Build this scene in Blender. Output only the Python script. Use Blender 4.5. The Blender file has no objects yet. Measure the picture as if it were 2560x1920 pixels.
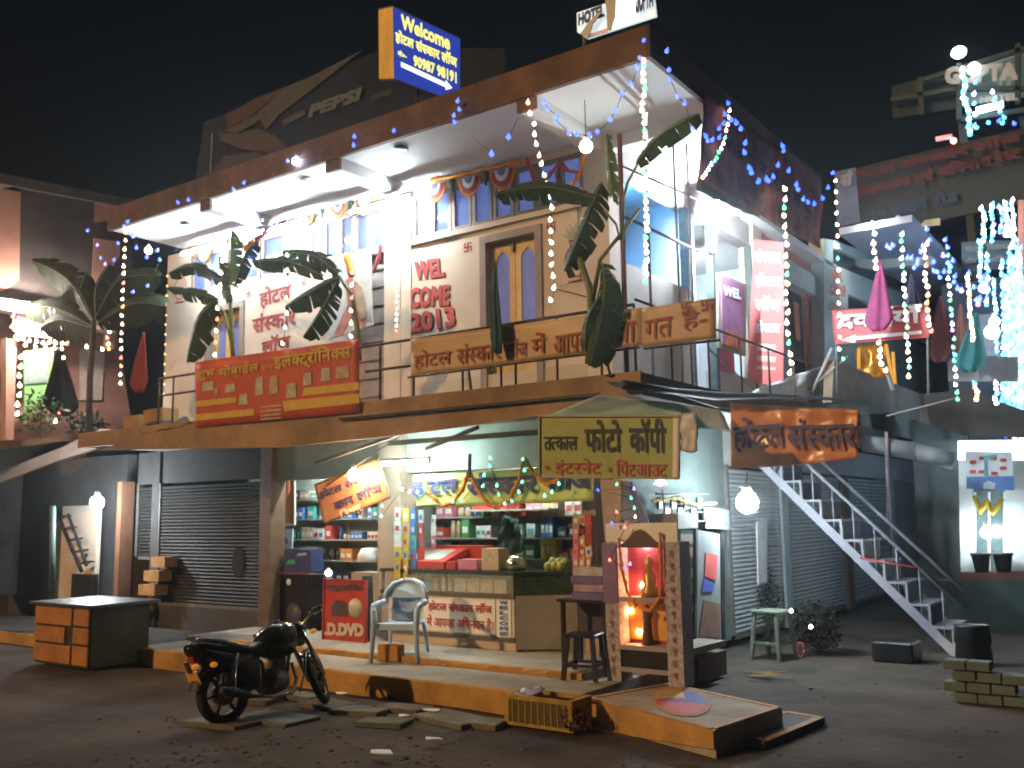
import bpy, bmesh, math, random
from mathutils import Vector, Matrix, noise as mnoise
random.seed(7)
S = bpy.context.scene
COL = S.collection
# ------------------------------------------------------------------ camera
CX, CY = 1280., 960.
VLx, VLy, VRx, VRy = -2106., 1340., 2980., 1265.
FP = math.sqrt(-((VLx-CX)*(VRx-CX)+(VLy-CY)*(VRy-CY)))
ax_x = -Vector((VLx-CX, -(VLy-CY), -FP)).normalized()
ax_y = Vector((VRx-CX, -(VRy-CY), -FP)).normalized()
ax_z = ax_x.cross(ax_y).normalized()
ROT = Matrix((ax_x, ax_y, ax_z))
EYE = Vector((0, 0, 1.9))
cd = bpy.data.cameras.new('camera')
cam = bpy.data.objects.new('camera', cd); COL.objects.link(cam)
cam.matrix_world = Matrix.Translation(EYE) @ ROT.to_4x4()
cd.sensor_width = 36; cd.lens = FP/2560*36
cd.clip_start = .05; cd.clip_end = 400
cd.dof.use_dof = True; cd.dof.focus_distance = 4.4
cd.dof.aperture_fstop = 2.5; cd.dof.aperture_blades = 3; cd.dof.aperture_rotation = math.radians(20)
S.camera = cam
# ------------------------------------------------------------------ night sky, street light, exposure
w = bpy.data.worlds.new('World'); S.world = w; w.use_nodes = True
nt = w.node_tree; bg = nt.nodes['Background']
sky = nt.nodes.new('ShaderNodeTexSky'); sky.sky_type = 'NISHITA'; sky.sun_disc = False
sky.sun_elevation = math.radians(-6); sky.sun_rotation = math.radians(200)
mx = nt.nodes.new('ShaderNodeMix'); mx.data_type = 'RGBA'; mx.inputs[0].default_value = .93
nt.links.new(sky.outputs[0], mx.inputs[6]); mx.inputs[7].default_value = (.045, .085, .125, 1)
nt.links.new(mx.outputs[2], bg.inputs[0]); bg.inputs[1].default_value = .028
sd = bpy.data.lights.new('street_light', 'SUN'); sd.energy = 1.45; sd.angle = math.radians(1.5); sd.color = (1, .60, .27)
sun = bpy.data.objects.new('street_light', sd); COL.objects.link(sun)
sun.rotation_euler = Vector((.42, .80, -.40)).to_track_quat('-Z', 'Y').to_euler()
S.view_settings.view_transform = 'Standard'; S.view_settings.look = 'None'
S.view_settings.exposure = .28; S.view_settings.gamma = 1
S.cycles.max_bounces = 6; S.cycles.diffuse_bounces = 3; S.cycles.glossy_bounces = 3
S.cycles.sample_clamp_indirect = 4
# ------------------------------------------------------------------ helpers
def W(px, py, ax, val):
    d = ROT @ Vector((px-CX, -(py-CY), -FP))
    return EYE + d*((val-EYE[ax])/d[ax])
MATS = {}
def M(key, col=(.5,.5,.5), rough=.8, var=.18, scale=3., bump=0., bscale=30., metal=0., emit=None, es=0., alpha=1., samp=None, col2=None, trans=0.):
    if key in MATS: return MATS[key]
    m = bpy.data.materials.new(key); m.use_nodes = True; t = m.node_tree; b = t.nodes['Principled BSDF']
    b.inputs['Roughness'].default_value = rough; b.inputs['Metallic'].default_value = metal
    tc = t.nodes.new('ShaderNodeTexCoord')
    n = t.nodes.new('ShaderNodeTexNoise'); n.inputs['Scale'].default_value = scale; n.inputs['Detail'].default_value = 6; n.inputs['Roughness'].default_value = .65
    t.links.new(tc.outputs['Object'], n.inputs['Vector'])
    r = t.nodes.new('ShaderNodeMapRange'); r.inputs[1].default_value = .3; r.inputs[2].default_value = .7
    t.links.new(n.outputs['Fac'], r.inputs[0])
    x = t.nodes.new('ShaderNodeMix'); x.data_type = 'RGBA'; t.links.new(r.outputs[0], x.inputs[0])
    c2 = col2 or tuple(min(1, c*(1+var*.6)) for c in col)
    x.inputs[6].default_value = (*[c*(1-var) for c in col], 1); x.inputs[7].default_value = (*c2, 1)
    t.links.new(x.outputs[2], b.inputs['Base Color'])
    if bump:
        n2 = t.nodes.new('ShaderNodeTexNoise'); n2.inputs['Scale'].default_value = bscale; n2.inputs['Detail'].default_value = 5
        t.links.new(tc.outputs['Object'], n2.inputs['Vector'])
        bp = t.nodes.new('ShaderNodeBump'); bp.inputs['Strength'].default_value = bump; bp.inputs['Distance'].default_value = .02
        t.links.new(n2.outputs['Fac'], bp.inputs['Height']); t.links.new(bp.outputs[0], b.inputs['Normal'])
    if emit:
        b.inputs['Emission Color'].default_value = (*emit, 1); b.inputs['Emission Strength'].default_value = es
    if trans: b.inputs['Transmission Weight'].default_value = trans
    if alpha < 1: b.inputs['Alpha'].default_value = alpha
    if samp: m.cycles.emission_sampling = samp
    MATS[key] = m
    return m
PW = {}           # world matrix of each Empty
def thing(name, label, cat, loc=(0,0,0), rot=None, group=None, kind=None):
    o = bpy.data.objects.new(name, None); COL.objects.link(o)
    mw = Matrix.Translation(Vector(loc))
    if rot is not None: mw = mw @ (rot if isinstance(rot, Matrix) else Matrix.Rotation(rot, 4, 'Z'))
    o.matrix_world = mw; o.empty_display_size = .1
    PW[o.name] = mw.copy(); tag(o, label, cat, group, kind)
    return o
def tag(o, label=None, cat=None, group=None, kind=None):
    if label: o['label'] = label
    if cat: o['category'] = cat
    if group: o['group'] = group
    if kind: o['kind'] = kind
    return o
def link(name, me, parent=None, local=False, label=None):
    o = bpy.data.objects.new(name, me); COL.objects.link(o)
    if parent:
        o.parent = parent
        if not local and parent.name in PW: o.matrix_parent_inverse = PW[parent.name].inverted()
    if label: o['label'] = label
    return o
def copy_tree(o, parent=None):
    c = o.copy(); COL.objects.link(c)
    if parent: c.parent = parent
    for ch in o.children: copy_tree(ch, c)
    return c
class B:
    def __init__(s): s.v = []; s.f = []; s.mi = []; s.m = []; s.sm = []
    def _m(s, m):
        if m not in s.m: s.m.append(m)
        return s.m.index(m)
    def add(s, vs, fs, m=None, smooth=False):
        k = len(s.v); s.v += [Vector(v) for v in vs]
        i = s._m(m)
        for f in fs: s.f.append([a+k for a in f]); s.mi.append(i); s.sm.append(smooth)
        return s
    def box(s, x0, x1, y0, y1, z0, z1, m=None):
        vs = [(x, y, z) for z in (z0, z1) for y in (y0, y1) for x in (x0, x1)]
        return s.add(vs, [(0,2,3,1),(4,5,7,6),(0,1,5,4),(2,6,7,3),(0,4,6,2),(1,3,7,5)], m)
    def mbox(s, mat, x0, x1, y0, y1, z0, z1, m=None):
        vs = [mat @ Vector((x, y, z)) for z in (z0, z1) for y in (y0, y1) for x in (x0, x1)]
        return s.add(vs, [(0,2,3,1),(4,5,7,6),(0,1,5,4),(2,6,7,3),(0,4,6,2),(1,3,7,5)], m)
    def prism(s, pts, off, m=None):
        n = len(pts); off = Vector(off); vs = [Vector(p) for p in pts]+[Vector(p)+off for p in pts]
        return s.add(vs, [list(range(n)), list(range(2*n-1, n-1, -1))]+[(i, i+n, (i+1) % n+n, (i+1) % n) for i in range(n)], m)
    def bar(s, a, b, w, h=None, m=None, up=(0,0,1)):
        a = Vector(a); b = Vector(b); d = (b-a).normalized(); up = Vector(up)
        if abs(d.dot(up)) > .95: up = Vector((1,0,0))
        r = d.cross(up).normalized(); u = r.cross(d); h = h or w
        q = [(-1,-1),(1,-1),(1,1),(-1,1)]
        vs = [p+r*(i*w/2)+u*(j*h/2) for p in (a, b) for i, j in q]
        return s.add(vs, [(3,2,1,0),(4,5,6,7)]+[(i, (i+1) % 4, (i+1) % 4+4, i+4) for i in range(4)], m)
    def tube(s, pts, r, n=6, m=None, cap=True):
        pts = [Vector(p) for p in pts]; rs = r if isinstance(r, (list, tuple)) else [r]*len(pts)
        vs = []; ref = None
        for i, p in enumerate(pts):
            d = (pts[min(i+1, len(pts)-1)]-pts[max(i-1, 0)]).normalized()
            if ref is None: ref = Vector((0,0,1)) if abs(d.z) < .9 else Vector((1,0,0))
            u = (ref-d*ref.dot(d)).normalized(); v = d.cross(u); ref = u
            for k in range(n):
                a = 2*math.pi*k/n; vs.append(p+(u*math.cos(a)+v*math.sin(a))*rs[i])
        fs = [(i*n+k, i*n+(k+1) % n, (i+1)*n+(k+1) % n, (i+1)*n+k) for i in range(len(pts)-1) for k in range(n)]
        if cap: fs += [list(range(n-1, -1, -1)), [(len(pts)-1)*n+k for k in range(n)]]
        return s.add(vs, fs, m, True)
    def lathe(s, c, prof, n=12, m=None, mat=None):
        c = Vector(c); vs = []
        for r, z in prof:
            for k in range(n):
                a = 2*math.pi*k/n; p = Vector((r*math.cos(a), r*math.sin(a), z))
                vs.append(c+(mat @ p if mat else p))
        fs = [(i*n+k, i*n+(k+1) % n, (i+1)*n+(k+1) % n, (i+1)*n+k) for i in range(len(prof)-1) for k in range(n)]
        fs += [list(range(n-1, -1, -1)), [(len(prof)-1)*n+k for k in range(n)]]
        return s.add(vs, fs, m, True)
    def ball(s, c, r, m=None, n=10, k=6, sc=(1,1,1)):
        pr = []
        for i in range(k+1):
            a = math.pi*i/k; pr.append((max(1e-4, math.sin(a))*r, -math.cos(a)*r*sc[2]))
        return s.lathe(c, pr, n, m, Matrix.Diagonal((sc[0], sc[1], 1)))
    def xf(s, mat):
        s.v = [mat @ v for v in s.v]; return s
    def mesh(s, name, bevel=0):
        me = bpy.data.meshes.new(name); me.from_pydata([tuple(v) for v in s.v], [], s.f)
        for m in s.m:
            if m: me.materials.append(m)
        me.polygons.foreach_set('material_index', s.mi); me.polygons.foreach_set('use_smooth', s.sm)
        bm = bmesh.new(); bm.from_mesh(me); bmesh.ops.recalc_face_normals(bm, faces=bm.faces)
        if bevel: bmesh.ops.bevel(bm, geom=bm.edges[:], offset=bevel, segments=1, affect='EDGES', clamp_overlap=True)
        bm.to_mesh(me); bm.free()
        return me
    def build(s, name, m=None, parent=None, local=False, label=None, bevel=0):
        if m is not None: s.m = [m if a is None else a for a in s.m]
        return link(name, s.mesh(name, bevel), parent, local, label)
def AWAY(ax): return Vector((-1,0,0)) if ax == 0 else Vector((0,1,0)) if ax == 1 else Vector((0,0,-1))
def poly(name, m, parent, px, ax, val, th=.05, label=None):
    """solid panel whose outline is given by picture points on a wall plane; it gets its own thickness behind that plane"""
    return B().prism([W(x, y, ax, val) for x, y in px], AWAY(ax)*th).build(name, m, parent, label=label)
# lettering ------------------------------------------------------------------
GC = {}
def raw(s, bold):
    k = (s, bold)
    if k in GC: return GC[k]
    c = bpy.data.curves.new('t', 'FONT'); c.body = s; c.size = 1; c.offset = bold; c.resolution_u = 2; c.fill_mode = 'BOTH' if False else 'FRONT'
    c.dimensions = '2D'
    o = bpy.data.objects.new('t', c); me = o.to_mesh()
    r = ([v.co.copy() for v in me.vertices], [list(p.vertices) for p in me.polygons])
    o.to_mesh_clear(); bpy.data.objects.remove(o); bpy.data.curves.remove(c)
    GC[k] = r
    return r
def maxx(g): return max([v.x for v in g[0]] or [0])
def adv(s): return maxx(raw(s+'|', 0))-maxx(raw('|', 0))
def textgeo(s, bold):
    """glyph run with hand-made half consonants (marked with ~)"""
    vs = []; fs = []; x = 0; i = 0; run = ''
    def put(g, x):
        k = len(vs); vs.extend([Vector((v.x+x, v.y, 0)) for v in g[0]]); fs.extend([[a+k for a in f] for f in g[1]])
    parts = []
    while i < len(s):
        if i+1 < len(s) and s[i+1] == '~':
            if run: parts.append((run, False))
            parts.append((s[i], True)); run = ''; i += 2
        else: run += s[i]; i += 1
    if run: parts.append((run, False))
    for t, half in parts:
        a = adv(t)
        if not half: put(raw(t, bold), x); x += a
        else:
            g = raw(t, bold); bm = bmesh.new(); bv = [bm.verts.new(v) for v in g[0]]
            for f in g[1]:
                try: bm.faces.new([bv[q] for q in f])
                except ValueError: pass
            cut = a*.70
            bmesh.ops.bisect_plane(bm, geom=bm.verts[:]+bm.edges[:]+bm.faces[:], plane_co=(cut,0,0), plane_no=(1,0,0), clear_outer=True)
            bm.verts.index_update()
            put(([v.co.copy() for v in bm.verts], [[v.index for v in f.verts] for f in bm.faces]), x); bm.free(); x += cut-.01
    return vs, fs
def rough_riser(x0, x1, y0, y1, z0, z1, n=110):
    """painted concrete face with a chipped, uneven top edge"""
    b = B(); vs = []
    for i in range(n+1):
        x = x0+(x1-x0)*i/n; k = mnoise.noise(Vector((x*3.1, z1*9, 1))); c = max(0, mnoise.noise(Vector((x*7.3, 4, z1*5)))-.28)*.13
        f = .008*mnoise.noise(Vector((x*2, 7, 2)))
        vs += [(x, y1, z0), (x, y0+f, z0), (x, y0+f*1.4, z0+(z1-z0)*.6), (x, y0+f+c*.4, z1-.012-c+.004*k), (x, y0+.012+c*.6, z1-c*.5+.003*k), (x, y1, z1)]
    b.add(vs, [(i*6+j, i*6+j+1, (i+1)*6+j+1, (i+1)*6+j) for i in range(n) for j in range(5)])
    return b
def letter(parent, s, o, u, v, m, bold=.02, name='lettering', off=.005, fit='box'):
    """print s as flat paint: o = lower-left corner, u = full width vector, v = full height vector"""
    vs, fs = textgeo(s, 0)
    if not vs: return
    x0 = min(p.x for p in vs); x1 = max(p.x for p in vs); y0 = min(p.y for p in vs); y1 = max(p.y for p in vs)
    o = Vector(o); u = Vector(u); v = Vector(v); n = u.cross(v).normalized()*off
    if n.dot(EYE-o) < 0: n = -n
    # brush weight: the glyphs are laid a few times with a small shift, each coat a hair above the last
    b = B(); sh = [(0,0)] if bold < .005 else [(0,0),(-1,-1),(1,-1),(1,1),(-1,1)] if bold < .03 else [(0,0),(-1,-1),(0,-1),(1,-1),(1,0),(1,1),(0,1),(-1,1),(-1,0)]
    W_ = x1-x0+2*bold; H_ = y1-y0+2*bold; nn = n.normalized()
    for k, (i, j) in enumerate(sh): b.add([o+n+nn*(.0005*k)+u*((p.x-x0+bold+i*bold)/W_)+v*((p.y-y0+bold+j*bold)/H_) for p in vs], fs)
    me = bpy.data.meshes.new(name); me.from_pydata([tuple(q) for q in b.v], [], b.f); me.materials.append(m)
    return link(name, me, parent)
def letterpx(parent, s, bl, br, tl, ax, val, m, bold=.02, **k):
    o = W(*bl, ax, val); return letter(parent, s, o, W(*br, ax, val)-o, W(*tl, ax, val)-o, m, bold, **k)
def cloth(name, m, parent, c, nx=16, ny=6, amp=.01, seed=0, th=.004, label=None):
    """hanging sheet between corners c = bottom-left, bottom-right, top-right, top-left"""
    bl, br, tr, tl = [Vector(p) for p in c]; n = (br-bl).cross(tl-bl).normalized()
    vs = []
    for j in range(ny+1):
        for i in range(nx+1):
            a, b_ = i/nx, j/ny
            p = (bl*(1-a)+br*a)*(1-b_)+(tl*(1-a)+tr*a)*b_
            q = mnoise.noise(Vector((a*6+seed, b_*2.5+seed*3, seed)))
            vs.append(p+n*q*amp+Vector((0, 0, -.3*amp*math.sin(a*math.pi)*(1-b_))))
    fs = [(j*(nx+1)+i, j*(nx+1)+i+1, (j+1)*(nx+1)+i+1, (j+1)*(nx+1)+i) for j in range(ny) for i in range(nx)]
    me = bpy.data.meshes.new(name); me.from_pydata([tuple(v) for v in vs], [], fs); me.materials.append(m)
    me.polygons.foreach_set('use_smooth', [True]*len(fs))
    o = link(name, me, parent, label=label)
    md = o.modifiers.new('thick', 'SOLIDIFY'); md.thickness = th
    return o
# ------------------------------------------------------------------ palette
white_wall = M('white_wall', (.60,.50,.39), .85, .10, 1.3, .25, 60)
ceil_m = M('ceiling_paint', (.75,.75,.74), .85, .05, 1.2, .1, 40)
fascia_m = M('ochre_fascia', (.40,.265,.15), .9, .5, 1.1, .5, 14)
plat_m = M('ochre_riser', (.50,.28,.085), .88, .45, 1.7, .5, 18)
conc = M('concrete', (.30,.28,.25), .9, .25, 2, .4, 25)
conc_d = M('dark_concrete', (.065,.06,.058), .9, .35, 1.5, .4, 20)
brown = M('brown_paint', (.14,.075,.04), .6, .3, 6, .15, 30)
frame_m = M('window_frame_wood', (.30,.22,.17), .6, .25, 8, .1, 30)
door_m = M('yellow_door_wood', (.62,.42,.15), .5, .2, 5, .1, 30)
black = M('black_paint', (.015,.015,.017), .35, .3, 5)
steel = M('bare_steel', (.45,.46,.48), .35, .15, 12, metal=.9)
rust = M('rusty_iron', (.10,.06,.045), .8, .4, 9, .3, 30)
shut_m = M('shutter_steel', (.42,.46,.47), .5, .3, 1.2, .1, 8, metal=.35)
maroon = M('maroon_paint', (.32,.05,.06), .7, .2, 12)
redp = M('red_paint', (.48,.055,.05), .6, .2, 12)
shadow_ink = M('dark_outline_paint', (.06,.04,.045), .7, .2, 12)
whitep = M('white_paint', (.80,.80,.78), .5, .06, 6)
navy = M('navy_ink', (.05,.05,.20), .6, .15, 12)
blackink = M('black_ink', (.02,.03,.03), .6, .15, 12)
wood_o = M('plank_wood', (.42,.20,.06), .75, .35, 5, .3, 18)
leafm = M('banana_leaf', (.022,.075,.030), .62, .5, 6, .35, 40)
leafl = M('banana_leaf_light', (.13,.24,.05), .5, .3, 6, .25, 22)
stemm = M('banana_stalk', (.16,.20,.07), .6, .3, 9)
wire_m = M('cable_rubber', (.02,.02,.02), .6, .1)
grey_pl = M('grey_plaster', (.26,.25,.24), .9, .25, 1.8, .3, 25)
teal_wall = M('greenish_plaster', (.30,.36,.31), .9, .2, 1.8, .3, 25)
# ================================================================== GROUND
asph = M('dirt_road', (.028,.024,.020), .97, .55, .8, 1.0, 9, col2=(.095,.074,.055))
g = bpy.data.meshes.new('road'); n = 90; vs = []; fs = []
for j in range(n+1):
    for i in range(n+1):
        x = -30+i*40/n; y = -6+j*36/n
        h = .03*mnoise.noise(Vector((x*.5, y*.5, 0)))+.012*mnoise.noise(Vector((x*2.2, y*2.2, 3)))-.02
        vs.append((x, y, h))
fs = [(j*(n+1)+i, j*(n+1)+i+1, (j+1)*(n+1)+i+1, (j+1)*(n+1)+i) for j in range(n) for i in range(n)]
k = len(vs); vs += [(-80,-25,-.12), (60,-25,-.12), (60,90,-.12), (-80,90,-.12)]; fs.append((k, k+1, k+2, k+3))
g.from_pydata(vs, [], fs); g.materials.append(asph); g.polygons.foreach_set('use_smooth', [True]*len(fs))
tag(link('road', g), kind='structure')
# platform (plinth) in front of the shops
pl = B(); topm = M('platform_top', (.36,.33,.28), .85, .3, 2.5, .5, 40)
pl.box(-11.9, -4.9, 7.85, 9.95, -.1, .21)
o = tag(pl.build('platform', topm), kind='structure')
rough_riser(-11.9, -4.9, 7.80, 7.85, -.1, .213).build('riser', plat_m, o)
b = B(); b.box(-11.9, -5.3, 8.70, 12.2, .1, .275); o2 = tag(b.build('inner_platform', topm), kind='structure')
rough_riser(-11.9, -5.3, 8.66, 8.71, .20, .279).build('riser', plat_m, o2)
# right wing of the platform: a thick board landing that dips to the street
def zt(px, py, z): return W(px, py, 2, z)
A = [zt(1467,1744,.21), zt(1788,1825,.20), zt(1955,1769,.20), zt(1670,1708,.21)]
b = B(); b.prism(A, (0,0,-.30), None); o3 = tag(b.build('platform_landing', topm), kind='structure')
fr = [W(1467,1745,2,.205), W(1650,1795,2,.2), W(1788,1826,2,.195)]
b = B(); d = Vector((-.004,-.03,0))
b.prism([fr[0]+d, fr[2]+d, fr[2]+d+Vector((0,0,-.14)), fr[0]+d+Vector((0,0,-.27))], (0,.03,0)); b.build('riser', plat_m, o3)
bm_ = M('border_paint', (.45,.28,.13), .8, .3, 5)
b = B()
for p, q in ((A[0], A[1]), (A[1], A[2]), (A[2], A[3]), (A[3], A[0])):
    c_ = sum(A, Vector())/4; b.bar(p.lerp(c_, .05)+Vector((0,0,.004)), q.lerp(c_, .05)+Vector((0,0,.004)), .06, .006)
b.build('painted_border', bm_, o3)
# painted round emblem (two-colour disc) on the landing
cc = W(1700, 1752, 2, .205); e1 = W(1765,1755,2,.205)-cc; e2 = (W(1690,1725,2,.205)-cc)*1.15
def disc(a0, a1, r0, r1, z):
    pts = [cc+Vector((0,0,z))+e1*(r1*math.cos(t))+e2*(r1*math.sin(t)) for t in [a0+(a1-a0)*i/16 for i in range(17)]]
    pts += [cc+Vector((0,0,z))+e1*(r0*math.cos(t)*1)+e2*(r0*math.sin(t)) for t in [a1+(a0-a1)*i/16 for i in range(17)]]
    return pts
b = B(); b.prism(disc(0, 2*math.pi*.999, .001, 1.12, .006), (0,0,-.003)); b.build('emblem_rim', bm_, o3)
b = B(); b.prism([cc+Vector((0,0,.009))+e1*math.cos(t)+e2*math.sin(t) for t in [math.pi+.05+i*(math.pi-.3)/14 for i in range(15)]], (0,0,-.003)); b.build('emblem_red', M('emblem_red', (.55,.07,.06), .7), o3)
def dpt(a_, r_=1.): return cc+Vector((0,0,.0095))+e1*(r_*math.cos(math.radians(a_)))+e2*(r_*math.sin(math.radians(a_)))
B().prism([dpt(a_) for a_ in range(-14, 72, 6)]+[dpt(30,.25), dpt(184,1)], (0,0,-.003)).build('emblem_blue', M('emblem_blue', (.04,.09,.42), .7), o3)
B().prism([dpt(a_) for a_ in range(76, 182, 7)]+[dpt(40,.28)], (0,0,-.003)).build('emblem_yellow', M('emblem_yellow', (.55,.36,.12), .7), o3)
# low ramp board with a pale border lying past the landing
R_ = [zt(1797,1836,.05), zt(1910,1855,.04), zt(2062,1792,.05), zt(1968,1777,.06)]
rb = thing('ramp_board', 'low grey board with a pale painted border lying beside the platform landing', 'board', sum(R_, Vector())/4)
B().prism(R_, (0,0,-.06)).build('board', M('ramp_board', (.16,.15,.14), .85, .3, 4, .4, 30), rb)
b = B(); c_ = sum(R_, Vector())/4
for i in range(4): b.bar(R_[i].lerp(c_, .1)+Vector((0,0,.004)), R_[(i+1) % 4].lerp(c_, .1)+Vector((0,0,.004)), .07, .006)
b.build('painted_border', bm_, rb)
# raised earth kerb at the left
b = B(); b.box(-20, -11.9, 8.2, 9.7, -.1, .16); tag(b.build('left_plinth', conc_d), kind='structure')
B().box(-20, -11.9, 8.15, 8.2, -.1, .15).build('riser', plat_m, bpy.data.objects['left_plinth'])
# loose paving slabs around the motorcycle
for i, (px, py, sx, sy, a) in enumerate([(560,1800,.7,.4,.2),(690,1790,.8,.45,.1),(820,1755,.6,.35,-.1),(905,1770,.55,.4,.3),(760,1735,.5,.3,0),(1010,1765,.6,.35,.15),(1130,1790,.7,.4,-.2),(960,1800,.5,.3,.4),(640,1740,.5,.35,.2),(1200,1800,.5,.3,.2)]):
    p = W(px, py, 2, .03); b = B(); mt = Matrix.Translation(p) @ Matrix.Rotation(a, 4, 'Z') @ Matrix.Rotation(random.uniform(-.05,.05), 4, 'X')
    k = random.uniform(.8, 1.1)
    b.prism([mt @ Vector(q) for q in [(-sx/2,-sy/2*k,.0), (sx/2*k,-sy/2,.0), (sx/2,sy/2*k,.0), (-sx/2*k,sy/2,.0)]], (0,0,-.06))
    ob = b.build('paving_slab', M('slab_stone%d' % (i % 3), [(.17,.16,.13), (.12,.15,.12), (.15,.12,.10)][i % 3], .85, .4, 4, .6, 20), bevel=.008)
    tag(ob, 'loose flat stone slab sunk in the dirt before the shop platform', 'paving slab', 'loose stone slabs between motorcycle and platform')
scrap = M('paper_scrap', (.75,.74,.70), .8, .1)
for i, (px, py, r) in enumerate([(855,1735,.10),(1080,1778,.11),(1010,1792,.07),(1085,1848,.09),(950,1882,.13),(1115,1662,.06),(1240,1633,.05),(1345,1722,.05),(930,1700,.05)]):
    p = W(px, py, 2, .245 if py < 1730 and px > 1000 else .03)
    if py < 1700: p = W(px, py, 2, .225)
    ob = B().prism([p+Vector((math.cos(t)*r*random.uniform(.6,1.2), math.sin(t)*r*random.uniform(.3,.9), random.uniform(0,.015))) for t in [k*1.05 for k in range(6)]], (0,0,.008)).build('paper_scrap', scrap)
    tag(ob, 'crumpled white paper scrap '+['by the platform foot right of the motorcycle','against the riser under the chair','left of the round emblem side slabs','alone on the road right of the slabs','nearest the picture bottom','on the platform right of the chair','before the counter base','near the yellow crate','on the slabs beside the front wheel'][i], 'litter', 'white paper scraps on the ground')

# ================================================================== HOTEL BUILDING
H = thing('hotel_building', 'two-storey corner hotel with cream upper walls, deep flat canopy and open shops below', 'building', (-9, 10, 0))
YS, YW, XW, XC = 8.5, 10.0, -5.55, -4.2
Z1, Z2, ZC = 3.11, 3.31, 6.62
# slabs
b = B(); b.box(-14.6, -4.45, YS, 18.8, Z1, Z2); slab = b.build('balcony_slab', conc, H)
B().box(-14.6, -4.40, YS-.04, YS, Z1-.02, Z2+.02).build('slab_edge', fascia_m, H)
B().box(-4.45, -4.41, YS, 18.8, Z1-.02, Z2+.01).build('slab_edge', conc_d, H)
# hanging edge sheet under the slab, deeper to the left
poly('hanging_sheet', fascia_m, H, [(1495,988),(1370,1035),(1180,1063),(980,1090),(700,1118),(250,1125),(350,1088),(500,1066),(850,1050),(1200,1015)], 1, YS-.05, .04)
B().bar(W(1500,985,1,YS-.09), W(850,1048,1,YS-.09), .03, .03, None).build('shadow_line_bar', black, H)  # black bar draws in the shadow line above the hanging sheet
# roof canopy
B().box(-14.0, XC, YS, 14.1, ZC, ZC+.10).build('roof_slab', ceil_m, H); B().box(-14.0, -5.3, 14.102, 18.8, ZC, ZC+.10).build('roof_slab', ceil_m, H)
roof_f = M('brown_roof_fascia', (.17,.10,.06), .85, .5, 2.2, .5, 14)
B().box(-14.0, XC, YS-.06, YS, ZC-.02, ZC+.34).build('roof_fascia', roof_f, H)
B().box(XC, XC+.05, YS-.06, 14.1, ZC-.02, ZC+.34).build('roof_fascia', M('dark_fascia', (.10,.07,.06), .85, .4, 2, .4, 14), H)
# drop beams from pillars to canopy edge
for x0, x1 in ((-8.95,-8.72), (-11.6,-11.4), (-5.85,-5.62)):
    B().box(x0, x1, YS+.01, YW, ZC-.17, ZC-.002).build('drop_beam', ceil_m, H)
    B().box(x0-.01, x1+.01, YS-.035, YS+.008, ZC-.175, ZC-.022).build('beam_end', roof_f, H)
B().box(-5.9, -5.55, YW+.01, YW+.2, ZC-.2, ZC-.002).build('drop_beam', ceil_m, H)
B().box(-5.55, XC-.01, YW+.06, YW+.26, ZC-.17, ZC-.002).build('drop_beam', ceil_m, H)
# ceiling roses
for px, py in ((1003,370),(768,447),(465,560)):
    p = W(px, py, 2, ZC-.012); B().lathe(p, [(.10,-.012),(.07,.012)], 14).build('ceiling_rose', M('rose_grey', (.35,.38,.42), .5), H)
# upper front wall, pieced around windows and doors
def wallbox(x0, x1, z0, z1, y=YW, th=.2, m=white_wall, name='wall'): return B().box(x0, x1, y, y+th, z0, z1).build(name, m, H)
wallbox(-14.6, -13.95, Z2, ZC)               # left end pier
wallbox(-13.95, -13.45, Z2, 5.78)
wallbox(-13.95, -11.45, 6.50, ZC)
wallbox(-11.45, -10.05, 5.90, ZC-.001) if False else None
wallbox(-13.45, -12.45, 5.50, 5.78)          # above the left door
wallbox(-12.45, -9.95, Z2, 5.78)
wallbox(-13.95, -9.95, 5.78, 5.80)
wallbox(-11.50, -10.95, 5.80, ZC)
wallbox(-9.28, -8.80, Z2, ZC, YW-.02, .24)   # middle pier
B().box(-9.30, -8.99, YW-.035, YW-.02, Z2, ZC-.2).build('pillar_face', white_wall, H)
wallbox(-8.80, -7.56, Z2, 5.80)
wallbox(-7.56, -6.56, 5.66, 5.80)
wallbox(-6.56, -5.90, Z2, 5.80)
wallbox(-5.90, -5.55, Z2, ZC, YW-.03, .24)   # corner pier
wallbox(-8.80, -5.90, 6.50, ZC)
wallbox(-10.95, -9.28, 6.50, ZC)
B().box(-8.80, -5.92, YW-.05, YW, 5.76, 5.83).build('window_ledge', white_wall, H)
B().box(-10.95, -9.30, YW-.05, YW, 5.76, 5.83).build('window_ledge', white_wall, H)
# grey stone strip between
strip = B().box(-9.95, -9.30, YW+.10, YW+.2, Z2, 5.78).build('stone_strip', M('grey_stone', (.30,.26,.23), .9, .3, 4, .4, 20), H)
for i in range(9):
    B().box(-9.93+.02*(i % 2), -9.32, YW+.06, YW+.10, Z2+.08+i*.27, Z2+.30+i*.27).build('stone', M('grey_stone', (0,0,0)), strip)
# lower skirting paint
B().box(-8.79, -5.56, YW-.008, YW, Z2, Z2+.45).build('skirting', M('skirting_paint', (.50,.42,.30), .8, .12, 2), H)
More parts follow.
